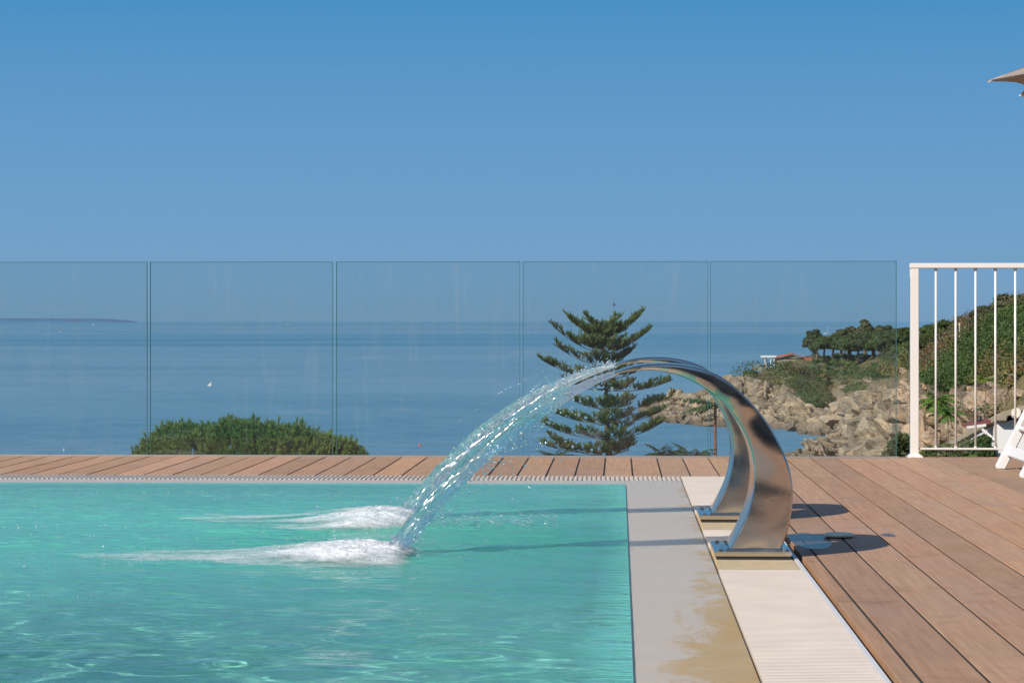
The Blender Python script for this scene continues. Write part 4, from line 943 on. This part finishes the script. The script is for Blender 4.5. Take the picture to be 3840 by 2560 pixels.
def conifer_branch(y3, az, length, rise, seed, sag=0.10):
    o = trunk_at(y3); h = np.array([math.cos(az), math.sin(az), 0]); nseg = 9; pts = []
    for k in range(nseg + 1):
        s = k / nseg; z = length * (math.tan(rise) * (s ** 1.15) - sag * math.sin(math.pi * s) * 0.5 + 0.05 * s ** 3)
        pts.append(o + h * length * s + np.array([0, 0, z]))
    pts = np.array(pts); brb.tube([tuple(p) for p in pts], list(np.linspace(0.017, 0.005, nseg + 1)), 5)
    start = 0.40 if length > 0.9 else 0.16
    nt_ = int(3 + 6.0 * length)
    for k in range(nt_):
        s = start + (1 - start) * (k + 0.6) / nt_; f = s * nseg; j = min(int(f), nseg - 1); p = pts[j] * (1 - f + j) + pts[j + 1] * (f - j)
        d = pts[j + 1] - pts[j]; d /= np.linalg.norm(d); side = np.cross(d, [0, 0, 1]); side /= np.linalg.norm(side)
        for sg in ((-1, 1) if s < 0.85 else (lr.choice((-1, 1)),)):
            if lr.random() < 0.25: continue
            L = (0.18 + 0.34 * math.sin(math.pi * (0.25 + 0.7 * s))) * min(1.0, 0.5 + length * 0.5) * lr.uniform(0.7, 1.25)
            q = d * lr.uniform(0.4, 0.9) + side * sg * lr.uniform(0.5, 1.0) + np.array([0, 0, lr.uniform(0.05, 0.35)]); q /= np.linalg.norm(q)
            brb.tube([tuple(p), tuple(p + q * L * 0.8)], [0.005, 0.003], 4, cap=False)
            g = np.array((0.19, 0.25, 0.08)) * lr.uniform(0.5, 1.3)
            for m in range(int(5 + 15 * L)):                           # a tuft of short upturned shoots
                pp = p + q * L * lr.uniform(0.2, 1.0); q2 = q * 0.45 + unit(1)[0] * 0.7 + np.array([0, 0, 0.95]); q2 /= np.linalg.norm(q2)
                brush(pp, q2, lr.uniform(0.09, 0.18), 420, 0.05, g * lr.uniform(0.85, 1.2))
    brush(pts[-3], (pts[-1] - pts[-3]) / np.linalg.norm(pts[-1] - pts[-3]), np.linalg.norm(pts[-1] - pts[-3]) + 0.02, 620, 0.06, np.array((0.11, 0.155, 0.06)))
# whorls: attach height, then the branch tips read to the left and right
WH = [(330, [(-150, 80), (120, 95)]), (415, [(-330, 175), (330, 205)]), (545, [(-450, 215), (400, 185)]), (655, [(-455, 170), (235, 115)]), (770, [(-575, 140), (310, 60)]),
      (872, [(-330, 60), (600, 55)]), (1045, [(-385, 105), (620, 95)]), (1165, [(-480, 65), (480, 75)]), (1312, [(-680, 155), (480, 120)]), (1420, [(-590, 30), (190, 60)]), (1475, [(-530, 145), (170, 120)])]
for wi, (y3, tips) in enumerate(WH):
    for (dx, dz) in tips:
        length = abs(dx) * px; rise = math.atan2(dz, abs(dx)); dep = lr.uniform(-0.3, 0.3); az = YAW + (0 if dx > 0 else math.pi) + dep
        conifer_branch(y3, az, length / math.cos(dep), rise, wi)
    if wi in (1, 2):
        for k in range(5): conifer_branch(y3 - lr.uniform(0, 40), lr.uniform(0, 6.28), lr.uniform(0.45, 0.75), lr.uniform(0.20, 0.42), wi)
    mean = np.mean([abs(a) for a, _ in tips]) * px; mr_ = np.mean([math.atan2(b_, abs(a)) for a, b_ in tips])
    for a in ((0.36, -0.40, -0.66) if wi > 0 else (0.4, -0.5, 0.75)):
        conifer_branch(y3 + lr.uniform(-12, 12), YAW + math.pi * a + lr.uniform(-0.2, 0.2), mean * lr.uniform(0.65, 0.95), mr_ * 0.7 + lr.uniform(-0.06, 0.06), wi)
tp = trunk_at(300)
for k in range(6): brush(tp + np.array([0, 0, -0.05]), np.array([math.cos(k * 1.05) * 0.5, math.sin(k * 1.05) * 0.5, 0.85]), 0.20, 520, 0.06, (0.11, 0.155, 0.06))
brb.build('branches', M['bark'], t)
V, F = needles(np.concatenate(NB), np.concatenate(ND_), np.concatenate(NL), 0.014)
np_mesh('foliage', V, F, M['needle'], t, attrs={'tint': np.repeat(np.concatenate(NC_), 3, 0)})

# ------------------------------------------------------------------ the top of a pine crown on the left
D_ = 52.0
cL, cR, cT = at_d(505, 1700, D_), at_d(1372, 1700, D_), at_d(890, 1572, D_); cc_ = (cL + cR) / 2; gz_ = -1.6 - 0.078 * (cc_[1] - 14)
t = thing('pine_tree', 'top of a bushy green pine crown showing above the far deck edge', 'tree', (float(cc_[0]), float(cc_[1]), float(gz_)))
org = np.array([cc_[0], cc_[1], gz_]); half = (cR[0] - cL[0]) / 2
MB().tube([(0, 0, -0.5), (0.1, 0, 1.4), (0, 0.1, 2.6)], [0.22, 0.17, 0.08], 10).build('trunk', M['bark'], t, smooth=True)
prof_u = np.array([505, 560, 620, 700, 800, 890, 960, 1040, 1110, 1160, 1200, 1260, 1310, 1350, 1372]); prof_v = np.array([1712, 1645, 1600, 1592, 1588, 1572, 1580, 1596, 1594, 1605, 1630, 1640, 1655, 1675, 1712])
NB, DD, LL, CC = [], [], [], []
for k in range(2900):
    a = lr.uniform(-1, 1); u = 505 + (a + 1) / 2 * (1372 - 505); vtop = np.interp(u, prof_u, prof_v)
    ztop = float(at_d(u, vtop, D_)[2]); zlow = float(at_d(u, 1712, D_)[2]) - 1.3
    f = lr.uniform(-1, 1); q = math.sqrt(max(0, 1 - f * f))
    if k % 5 == 0: f = lr.uniform(-0.5, 0.6); q = lr.uniform(0.45, 0.85)
    z = zlow + (ztop - 0.16 - zlow) * q + lr.normal(0, 0.05) + 0.16 * fbm(np.array([[a * 9, f * 5, 0.3]]), 3, 8)[0] + (0.07 if lr.random() < 0.06 else 0)
    if f < 0 and lr.random() < 0.2: continue
    c = at_d(u, vtop, D_) * 1.0; p = np.array([c[0] - org[0], f * -1.9 * (1 - 0.3 * a * a), z - org[2]])
    n = 46; out = np.array([a * 0.5, -f * -1 * 0.0, 0]) + np.array([0, -0.35 * f, 0.0])
    ax = np.array([a * 0.35, -0.4 * f, 0.9]) + unit(1)[0] * 0.35; ax /= np.linalg.norm(ax)
    N = unit(n) * 0.8 + ax; N /= np.linalg.norm(N, axis=1, keepdims=True)
    P0 = p + np.outer(lr.uniform(-0.10, 0.16, n), ax)
    NB.append(P0); DD.append(N); LL.append(lr.uniform(0.05, 0.11, n))
    yg = fbm(np.array([p * np.array([1.1, 1.1, 1.6]) + 5]), 3, 61)[0]; hi = 0.5 + 1.2 * yg
    base_c = np.array((0.085, 0.20, 0.042)) * (1 - np.clip(hi, 0, 1)) + np.array((0.19, 0.25, 0.06)) * np.clip(hi, 0, 1)
    CC.append(tints(n, base_c, 0.25))
V, F = needles(np.concatenate(NB), np.concatenate(DD), np.concatenate(LL), 0.022)
np_mesh('crown', V, F, M['needle'], t, attrs={'tint': np.repeat(np.concatenate(CC), 3, 0)})

# ------------------------------------------------------------------ plants with feathered fronds
def frond(p0, d, L, n, tint, droop=0.5, out=None):
    """one pinnate leaf: midrib with paired hanging leaflets"""
    d = np.asarray(d, float) / np.linalg.norm(d); P_, Fq, T_ = out; p = np.asarray(p0, float).copy(); step = L / n
    for k in range(n):
        d = d + np.array([0, 0, -droop * 1.6 / n]); d /= np.linalg.norm(d); q = p + d * step
        side = np.cross(d, [0, 0, 1]); side /= max(np.linalg.norm(side), 1e-6); up = np.cross(side, d)
        o = len(P_); w = 0.006; P_ += [p - side * w, p + side * w, q]; T_ += [tint * 0.8] * 3; Fq.append((o, o + 1, o + 2))
        if k > 0:
            for sg in (-1, 1):
                ll = L * 0.27 * math.sin(math.pi * (0.18 + 0.74 * k / n)) * lr.uniform(0.85, 1.1); ld = side * sg * 0.8 + d * 0.35 - np.array([0, 0, lr.uniform(0.25, 0.8)]); ld /= np.linalg.norm(ld)
                wv = np.cross(ld, up); wv /= max(np.linalg.norm(wv), 1e-6); wv = wv * ll * 0.20; o = len(P_); m = p + ld * ll * 0.4
                P_ += [p, m + wv, p + ld * ll, m - wv]; tt_ = tint * lr.uniform(0.75, 1.3); T_ += [tt_] * 4; Fq.append((o, o + 1, o + 2, o + 3))
        p = q
def frond_plant(name, label, u, v_head, D, stem_px, fronds, L, tint, group=None, bark='redbark'):
    head = at_d(u, v_head, D); gz_ = -1.6 - 0.078 * (head[1] - 14); t = thing(name, label, 'plant', (float(head[0]), float(head[1]), float(gz_)), 0, group); hh = head[2] - gz_
    r = stem_px / F_PX * D / 2; MB().tube([(0.03, 0, -0.2), (0.0, 0, hh * 0.5), (0, 0, hh)], [r * 1.25, r * 1.05, r * 0.8], 8).build('stem', M[bark], t, smooth=True)
    out = ([], [], [])
    for (az, el, ln) in fronds: frond((0, 0, hh - lr.uniform(0, 0.10) * L), (math.cos(az) * math.cos(el), math.sin(az) * math.cos(el), math.sin(el)), L * ln, 11, np.asarray(tint, float), 0.55, out)
    tri = np.array([f for f in out[1] if len(f) == 3]); qd = np.array([f for f in out[1] if len(f) == 4])
    np_mesh('fronds', np.array(out[0]), [tri, qd], M['leaf'], t, attrs={'tint': np.array(out[2])})
FG = 'feathery fronded plants beyond the glass'
ring = lambda n, el, ln=1.0, a0=0.0: [(a0 + 6.283 * k / n + lr.uniform(-0.2, 0.2), el + lr.uniform(-0.15, 0.15), ln * lr.uniform(0.85, 1.15)) for k in range(n)]
frond_plant('fronded_sapling', 'tall fronded sapling with a slim reddish trunk behind the nearer steel arch', 2682, 1512, 46, 13, ring(6, 0.25, 1.0, 0.1) + ring(4, 0.65, 0.8) + [(3.3, 0.55, 1.1), (-0.15, 0.5, 1.15), (0.2, 0.35, 1.0)], 0.66, (0.045, 0.085, 0.03), FG)
frond_plant('fronded_sapling', 'dark green fronded plant right of the tiered conifer, just showing over the deck edge', 2500, 1703, 40, 6, ring(7, 0.45, 1.0) + ring(4, 0.8, 0.9), 0.52, (0.038, 0.060, 0.028), FG)
frond_plant('fronded_sapling', 'dark green fronded plant at the foot of the slim reddish trunk', 2600, 1706, 42, 6, ring(7, 0.5, 1.0, 0.4) + ring(4, 0.8, 0.9), 0.52, (0.040, 0.066, 0.030), FG)
frond_plant('fronded_sapling', 'dark fronded plant below the left side of the tiered conifer', 2085, 1712, 44, 5, ring(7, 0.4, 1.0, 0.4) + ring(4, 0.8, 0.9), 0.50, (0.036, 0.058, 0.026), FG)
GG = 'plants behind the white railing'
frond_plant('fronded_sapling', 'bright green fronded sapling between the first two bars of the railing', X5(335), i5_(930), 62, 5, ring(8, 0.3, 1.0) + ring(6, 0.7, 0.9) + ring(6, -0.1, 0.9) + ring(5, -0.4, 0.9), 0.66, (0.09, 0.17, 0.03), GG, 'bark')
frond_plant('fronded_sapling', 'bright green fronded sapling between the first and second bars, lower than its neighbour', X5(400), i5_(1000), 60, 5, ring(8, 0.3, 1.0) + ring(6, 0.7, 0.8) + ring(6, -0.2, 0.9), 0.58, (0.075, 0.15, 0.03), GG, 'bark')
frond_plant('fronded_sapling', 'slender sapling with a yellow green tuft on a bare stem behind the third bar', X5(620), i5_(815), 60, 4, ring(7, 0.3, 1.0) + ring(5, 0.6, 0.8), 0.46, (0.14, 0.19, 0.03), GG, 'bark')
def leafy_bush(u, v_top, D, wpx, tint, label, leaf=0.05, n=5000, seed=0, hgt=None):
    tp = at_d(u, v_top, D); w = wpx / F_PX * D / 2; gz_ = -1.6 - 0.078 * (tp[1] - 14); t = thing('bush', label, 'bush', (float(tp[0]), float(tp[1]), float(gz_)), 0, GG); hh = tp[2] - gz_
    hh = max(hh, 0.5); b = MB(); V, T_ = [], []
    for k in range(16):
        a = k * 2.4; q = math.sqrt((k + 0.5) / 16) * 0.75; c = np.array([w * q * math.cos(a), w * q * math.sin(a), hh * (0.98 - 0.35 * q * q) - 0.28 * w * lr.uniform(0.8, 1.6)])
        C, N = clump(c, (w * 0.36, w * 0.36, w * 0.42), n // 16, 0, -0.8); v, _ = leaf_quads(C, N, leaf, 2.6); V.append(v); T_.append(tints(len(C), np.array(tint) * lr.uniform(0.7, 1.3), 0.3, 4))
        b.tube([(0, 0, -0.2), tuple(c * np.array([0.5, 0.5, 0.6])), tuple(c)], [0.03, 0.018, 0.006], 5)
    b.build('stems', M['bark'], t); V = np.concatenate(V); np_mesh('foliage', V, np.arange(len(V)).reshape(-1, 4), M['leaf'], t, attrs={'tint': np.concatenate(T_)})
leafy_bush(X5(120), i5_(1135), 24, 110, (0.12, 0.15, 0.06), 'yellow green willowy bush between the last glass edge and the white post', 0.06, 6500)
leafy_bush(X5(55), i5_(1215), 26, 90, (0.11, 0.14, 0.07), 'low greyish bush behind the lower right corner of the last glass panel', 0.05, 4000)
leafy_bush(X5(280), i5_(1200), 30, 110, (0.10, 0.13, 0.05), 'grey green bush just right of the white post, low behind the railing', 0.05, 5000)
leafy_bush(X5(390), i5_(1175), 32, 150, (0.13, 0.15, 0.075), 'silvery olive bush behind the second bar of the railing', 0.05, 6000)
leafy_bush(X5(510), i5_(1150), 36, 150, (0.12, 0.14, 0.075), 'silvery olive bush below the awning arm', 0.05, 6000)
leafy_bush(X5(600), i5_(1130), 34, 130, (0.055, 0.10, 0.03), 'dark green bush against the white house wall', 0.05, 6000)
leafy_bush(X5(480), i5_(1240), 22, 330, (0.07, 0.15, 0.03), 'fresh green hedge along the deck edge under the bottom rail', 0.045, 9000)

# ------------------------------------------------------------------ red roofed house on the headland
D_ = 578.0; s = D_ / F_PX / 2.24
def h4(x, y, D=D_): return at_d(2650 + x / 2.24, 1050 + y / 2.24, D)
o4 = h4(700, 735); t = thing('house', 'low red roofed house with a white pergola on the headland ridge', 'house', tuple(map(float, o4)))
def L4(x, y, dy=0.0): q = h4(x, y) - o4; return (float(q[0]), float(q[1] + dy), float(q[2]))
b = MB(); b.box((L4(590, 700)[0], 0, L4(590, 735)[2]), (L4(850, 700)[0], 7, L4(590, 655)[2]))
g0, g1, g2 = L4(612, 650), L4(722, 618), L4(815, 650); b.add([(g0[0], 0, g0[2] - 0.4), (g2[0], 0, g2[2] - 0.4), (g1[0], 0, g1[2] - 0.25), (g0[0], 7, g0[2] - 0.4), (g2[0], 7, g2[2] - 0.4), (g1[0], 7, g1[2] - 0.25)], [(0, 1, 2), (3, 5, 4)])
b.build('wall', M['concrete'], t)
b = MB()
for a, c in ((L4(570, 648), L4(724, 614)), (L4(720, 614), L4(825, 645))):
    b.add([(a[0], -0.6, a[2]), (c[0], -0.6, c[2]), (c[0], 7.5, c[2]), (a[0], 7.5, a[2]), (a[0], -0.6, a[2] - 0.25), (c[0], -0.6, c[2] - 0.25), (c[0], 7.5, c[2] - 0.25), (a[0], 7.5, a[2] - 0.25)], [(0, 1, 2, 3), (4, 7, 6, 5), (0, 4, 5, 1), (1, 5, 6, 2), (2, 6, 7, 3), (3, 7, 4, 0)])
a = L4(820, 650); c = L4(885, 662); b.box((a[0], -1, a[2] - 0.7), (c[0], 5, c[2] + 0.35)); b.build('roof', M['tile'], t)
p = MB(); a = L4(462, 646); c = L4(585, 640); p.box((a[0], -0.5, a[2] - 0.1), (c[0], 4.5, c[2] + 0.15)); p.build('pergola_roof', M['wall'], t)
for x in (490, 507, 537, 566):
    q = L4(x, 655); w_ = 0.14; MB().box((q[0] - w_, (0 if x != 507 else 3.5) - w_, L4(x, 732)[2]), (q[0] + w_, (0 if x != 507 else 3.5) + w_, q[2] + 0.1)).build('pergola_post', M['wall'], t)
a = L4(395, 712); c = L4(485, 735); r = MB()
r.box((a[0], -0.2, a[2]), (c[0], -0.1, a[2] + 0.12))
for k in range(14): x = a[0] + (c[0] - a[0]) * k / 13; r.box((x - 0.04, -0.19, c[2]), (x + 0.04, -0.11, a[2]))
r.box((a[0], -0.3, c[2] - 0.6), (c[0] + 3, 5, c[2])); r.build('terrace', M['concrete'], t)

# ------------------------------------------------------------------ white house behind the railing
D_ = 34.0
def h5(x, y, D=D_): return at_d(3300 + x / 1.568, 900 + y / 1.568, D)
o5 = h5(685, 1290); o5[2] = -4.0
t = thing('white_house', 'white rendered house end with a stepped concrete roof edge behind the railing', 'house', tuple(map(float, o5)))
def L5(x, y): q = h5(x, y) - o5; return (float(q[0]), float(q[2]))
x0, zt = L5(691, 1060); xs_, z2 = L5(742, 1058); x2, z3 = L5(742, 1024); xr, zr = L5(1150, 885); xe, ze_ = L5(847, 975)
def slab(mb, pts, y0, y1, drop=0.0): n = len(pts); mb.add([(x, y0, z) for x, z in pts] + [(x, y1, z - drop) for x, z in pts], [tuple(range(n)), tuple(range(2 * n - 1, n - 1, -1))] + [(k, (k + 1) % n, n + (k + 1) % n, n + k) for k in range(n)])
b = MB(); slab(b, [(x0, 0), (xr, 0), (xr, zr - 0.12), (x2, z3 - 0.10), (x2, zt - 0.02), (x0, zt - 0.02)], 0, 7, 0.9); b.build('wall', M['wall'], t)
b = MB(); slab(b, [L5(672, 1060), L5(738, 1060), L5(738, 1035), L5(1160, 890), L5(1160, 862), L5(735, 1000), L5(672, 1022)], -0.14, 7.2, 0.92); b.build('roof_edge', M['concrete'], t, bevel=0.01)
dsh = thing('satellite_dish', 'small pale satellite dish on a bracket on the white house wall', 'satellite dish', (float(o5[0] + L5(787, 1015)[0]), float(o5[1] - 0.22), float(o5[2] + L5(787, 1015)[1])))
b = MB(); b.lathe([(0.0, 0.0), (0.04, 0.002), (0.075, 0.012), (0.078, 0.016), (0.04, 0.008), (0.0, 0.006)], (0, 0, 0), 24); d = b.build('dish', M['cream'], dsh, smooth=True); d.rotation_euler = (R(80), 0, R(-35))
b = MB(); b.beam((0.01, 0.02, -0.005), (0.02, 0.2, -0.07), 0.014, 0.014); b.tube([(-0.02, -0.02, -0.06), (-0.06, -0.10, -0.03)], 0.005, 6); b.box((0.0, 0.0, -0.13), (0.045, 0.05, -0.075)); b.build('bracket', M['black'], dsh)
aw = thing('awning', 'small dark red awning with a white front edge on a slanting white arm', 'awning', (float(o5[0]), float(o5[1]), float(o5[2])))
a, c = L5(528, 1106), L5(642, 1092); d = L5(690, 1085)
b = MB(); slab(b, [(a[0], a[1]), (c[0], c[1]), (d[0], d[1] + 0.02), (d[0], d[1] + 0.06), (c[0], c[1] + 0.055), (a[0], a[1] + 0.02)], 0.3, 0.8); b.build('canopy', M['maroon'], aw)
b = MB(); b.beam((a[0], 0.285, a[1]), (c[0], 0.285, c[1]), 0.02, 0.035); b.build('front_edge', M['white'], aw)
a, c = L5(617, 1115), L5(690, 1178); MB().beam((a[0], 0.27, a[1]), (c[0], 0.27, c[1]), 0.025, 0.035).build('arm', M['white'], aw)
a = L5(618, 1065); b = MB().tube([(a[0], 0.5, a[1] + 0.06), (a[0] - 0.01, 0.5, a[1]), (a[0] + 0.05, 0.5, a[1] - 0.05)], [0.02, 0.035, 0.03], 8); b.build('bracket', M['black'], aw)
# thin wooden pole on the ridge
q = at_d(X5(468), i5_(572), 250); tag(MB().tube([(0, 0, -0.5), (0, 0, (572 - 488) / 1.568 / F_PX * 250)], 0.07, 8).build('wooden_pole', M['soap']), 'thin wooden pole standing on the ridge between the second and third bars', 'pole').location = tuple(map(float, q))

# ------------------------------------------------------------------ distant coast, boats, buoys, birds
D_ = 45000.0
us_ = np.linspace(-500, 512, 140); vt = np.interp(us_, [-500, 0, 120, 250, 400, 470, 512], [1192, 1193, 1193, 1193.5, 1195, 1200, 1204.5]) + 0.8 * fbm(np.stack([us_ * 0.08, us_ * 0, us_ * 0], -1), 3, 5)
V = []
for k, (dq, f) in enumerate(((0, 0.0), (150, 0.55), (1500, 1.0), (4500, 0.6), (7500, 0.0))):
    for u, v in zip(us_, vt):
        p = at_d(u, v, D_); z = (p[2] - SEA) * f; q = at_d(u, v, D_ + dq); V.append((q[0], q[1], SEA + z - (3 if f == 0 else 0)))
far = np_mesh('distant_coast', V, grid_faces(5, len(us_)), M['haze_land']); tag(far, kind='structure')
def on_sea(u, v): return at_z(u, v, SEA)
def sailboat(u, v, hpx, label, lean=0.0, jib=True):
    p = on_sea(u, v); sc_ = hpx / F_PX * p[1]; t = thing('sailboat', label, 'sailboat', tuple(map(float, p)), 0, 'sailboats on the sea')
    b = MB(); V = []; N = 9
    for k in range(N):
        s = k / (N - 1); w = 0.16 * math.sin(math.pi * (0.12 + 0.86 * (1 - s))) ** 0.6 if k < N - 1 else 0.005; x = (s - 0.5) * 0.8
        V += [(x, -w * 0.5, 0.0), (x, -w, 0.10 + 0.03 * s), (x, w, 0.10 + 0.03 * s), (x, w * 0.5, 0.0)]
    V = [(a * sc_, c * sc_, d * sc_) for a, c, d in V]
    b.add(V, [(4 * k + j, 4 * k + (j + 1) % 4, 4 * k + 4 + (j + 1) % 4, 4 * k + 4 + j) for k in range(N - 1) for j in range(4)] + [(0, 1, 2, 3)]); b.build('hull', M['white'], t)
    MB().tube([(0, 0, 0.08 * sc_), (lean * sc_, 0, sc_)], [0.012 * sc_, 0.006 * sc_], 6).build('mast', M['white'], t)
    def sail(a, c, d, nm):
        a, c, d = (np.array(q) * sc_ for q in (a, c, d)); pts = [a, c, d, (a + c) / 2 + [0, 0.04 * sc_, 0], (c + d) / 2 + [0, 0.05 * sc_, 0], (a + d) / 2 + [0, 0.02 * sc_, 0]]
        th = np.array([0, 0.006 * sc_, 0]); MB().add(pts + [q + th for q in pts], [(0, 3, 5), (3, 1, 4), (5, 4, 2), (3, 4, 5), (6, 11, 9), (9, 10, 7), (11, 8, 10), (9, 11, 10), (0, 6, 9, 3), (3, 9, 7, 1), (1, 7, 10, 4), (4, 10, 8, 2), (2, 8, 11, 5), (5, 11, 6, 0)]).build(nm, M['white'], t)
    if jib:
        sail((-0.03 + lean * 0.1, 0, 0.15), (-0.42, 0, 0.17), (lean * 0.95, 0, 0.97), 'mainsail'); sail((0.03 + lean * 0.1, 0.0, 0.14), (0.36, 0, 0.14), (lean * 0.85 + 0.02, 0, 0.86), 'jib')
sailboat(785, 1449, 19, 'small sailboat with leaning white sails on open water seen through the second glass panel', 0.45)
sailboat(X4(1013), i4(452), 32, 'thin white mast of a sailboat behind the pines on the headland', 0.04, False)
for k, (u, v, w, lab) in enumerate([(351, 1219, 9, 'white motorboat speck closest to the distant coast'), (228, 1244, 8, 'white motorboat speck below the distant coast near the left border'), (1080, 1215, 7, 'white motorboat speck just under the horizon seen through the second glass panel')]):
    p = on_sea(u, v); L = w / F_PX * p[1]; t = thing('motorboat', lab, 'boat', tuple(map(float, p)), 0, 'tiny motorboats far out')
    b = MB(); V = []
    for s_, w_ in ((-0.5, 0.14), (-0.2, 0.17), (0.2, 0.15), (0.5, 0.01)): V += [(s_ * L, -w_ * 0.7 * L, 0), (s_ * L, -w_ * L, 0.14 * L), (s_ * L, w_ * L, 0.14 * L), (s_ * L, w_ * 0.7 * L, 0)]
    b.add(V, [(4 * i + j, 4 * i + (j + 1) % 4, 4 * i + 4 + (j + 1) % 4, 4 * i + 4 + j) for i in range(3) for j in range(4)] + [(0, 1, 2, 3)]); b.build('hull', M['white'], t)
    MB().box((-0.2 * L, -0.1 * L, 0.14 * L), (0.15 * L, 0.1 * L, 0.27 * L)).build('cabin', M['white'], t)
p = on_sea(240, 1692); z = 14 / F_PX * p[1]; b = MB().lathe([(0, -0.3), (z * 0.13, -0.3), (z * 0.15, z * 0.35), (z * 0.09, z * 0.5), (z * 0.07, z), (0, z)], (0, 0, 0), 14); o = b.build('buoy', M['white'], None, smooth=True); o.location = tuple(map(float, p)); tag(o, 'slim white buoy on the water near the left end of the deck', 'buoy')
p = on_sea(1574, 1672); z = 10 / F_PX * p[1]; b = MB().lathe([(0, -0.3), (z * 0.4, -0.2), (z * 0.5, z * 0.3), (z * 0.36, z * 0.65), (z * 0.12, z * 0.8), (z * 0.1, z), (0, z)], (0, 0, 0), 14); o = b.build('buoy', M['orange'], None, smooth=True); o.location = tuple(map(float, p)); tag(o, 'round orange red buoy on the sea between pine crown and water jet', 'buoy')
def bird(u, v, D, span_px, label, roll):
    p = at_d(u, v, D); s = span_px / F_PX * D
    b = MB().lathe([(0, -0.30), (0.03, -0.26), (0.055, -0.12), (0.06, 0.02), (0.045, 0.12), (0.05, 0.17), (0.03, 0.22), (0.0, 0.26)], (0, 0, 0), 10)
    t = thing('bird', label, 'bird', tuple(map(float, p)), 0, 'birds in the sky')
    body = b.build('body', M['feather'], t, smooth=True); body.scale = (s, s, s); body.rotation_euler = (0, R(90), 0)
    b = MB().lathe([(0.0, -0.1), (0.045, -0.08), (0.058, 0.0), (0.052, 0.07), (0, 0.1)], (0.016, 0, -0.02), 8); k = b.build('belly', M['wall'], t, smooth=True); k.scale = (s, s, s); k.rotation_euler = (0, R(90), 0)
    for sg in (-1, 1):
        pts = [(0.10, 0.02), (0.16, 0.20), (0.06, 0.38), (-0.10, 0.52), (-0.04, 0.34), (-0.06, 0.18), (-0.10, 0.03)]
        V = [(x * s, 0.02 * s + abs(z) * 0.25 * s, sg * z * s) for x, z in pts]; V += [(x, y + 0.012 * s, z) for x, y, z in V]; n = len(pts)
        MB().add(V, [tuple(range(n)), tuple(range(2 * n - 1, n - 1, -1))] + [(i, (i + 1) % n, n + (i + 1) % n, n + i) for i in range(n)]).build('wing', M['feather'], t)
    V = [(-0.2 * s, 0, -0.02 * s), (-0.2 * s, 0, 0.02 * s), (-0.46 * s, 0, 0.09 * s), (-0.34 * s, 0, 0.0), (-0.46 * s, 0, -0.09 * s)]; V += [(x, y + 0.01 * s, z) for x, y, z in V]
    MB().add(V, [(0, 4, 3), (0, 3, 1), (1, 3, 2), (5, 8, 9), (5, 6, 8), (6, 7, 8), (0, 5, 9, 4), (4, 9, 8, 3), (3, 8, 7, 2), (2, 7, 6, 1), (1, 6, 5, 0)]).build('tail', M['feather'], t)
bird(2303, 1142, 40, 20, 'dark swallow with a white rump flying above the tiered conifer', 0)
bird(1373, 1162, 90, 7, 'tiny dark bird low over the horizon seen through the third glass panel', 0)
bird(1057, 283, 90, 6, 'tiny dark bird high in the sky left of centre', 0)

# ------------------------------------------------------------------ the hotel behind the photographer, seen only in the polished steel
t = thing('hotel_building', 'tan rendered hotel with dark windows behind the photographer, mirrored in the steel spouts', 'building', (0, -13, 0))
MB().box((-30, -6, -1), (30, 0, 5.2)).build('wall', M['facade'], t)
MB().box((-30.3, -6.3, 5.201), (30.3, 0.4, 5.42)).build('roof', M['concrete'], t)
for k in range(12):
    x = -27 + 4.8 * k; f = MB().box((x, 0.001, 0.1), (x + 2.4, 0.05, 2.4)).build('window', M['white'], t); MB().box((x + 0.1, 0.051, 0.2), (x + 2.3, 0.06, 2.3)).build('pane', M['window'], f)
tag(MB().box((-30, -13, -0.35), (0.28, -3.05, -0.012)).box((0.57, -13, -0.35), (30, -3.05, -0.012)).build('rear_terrace', M['facade']), kind='structure')
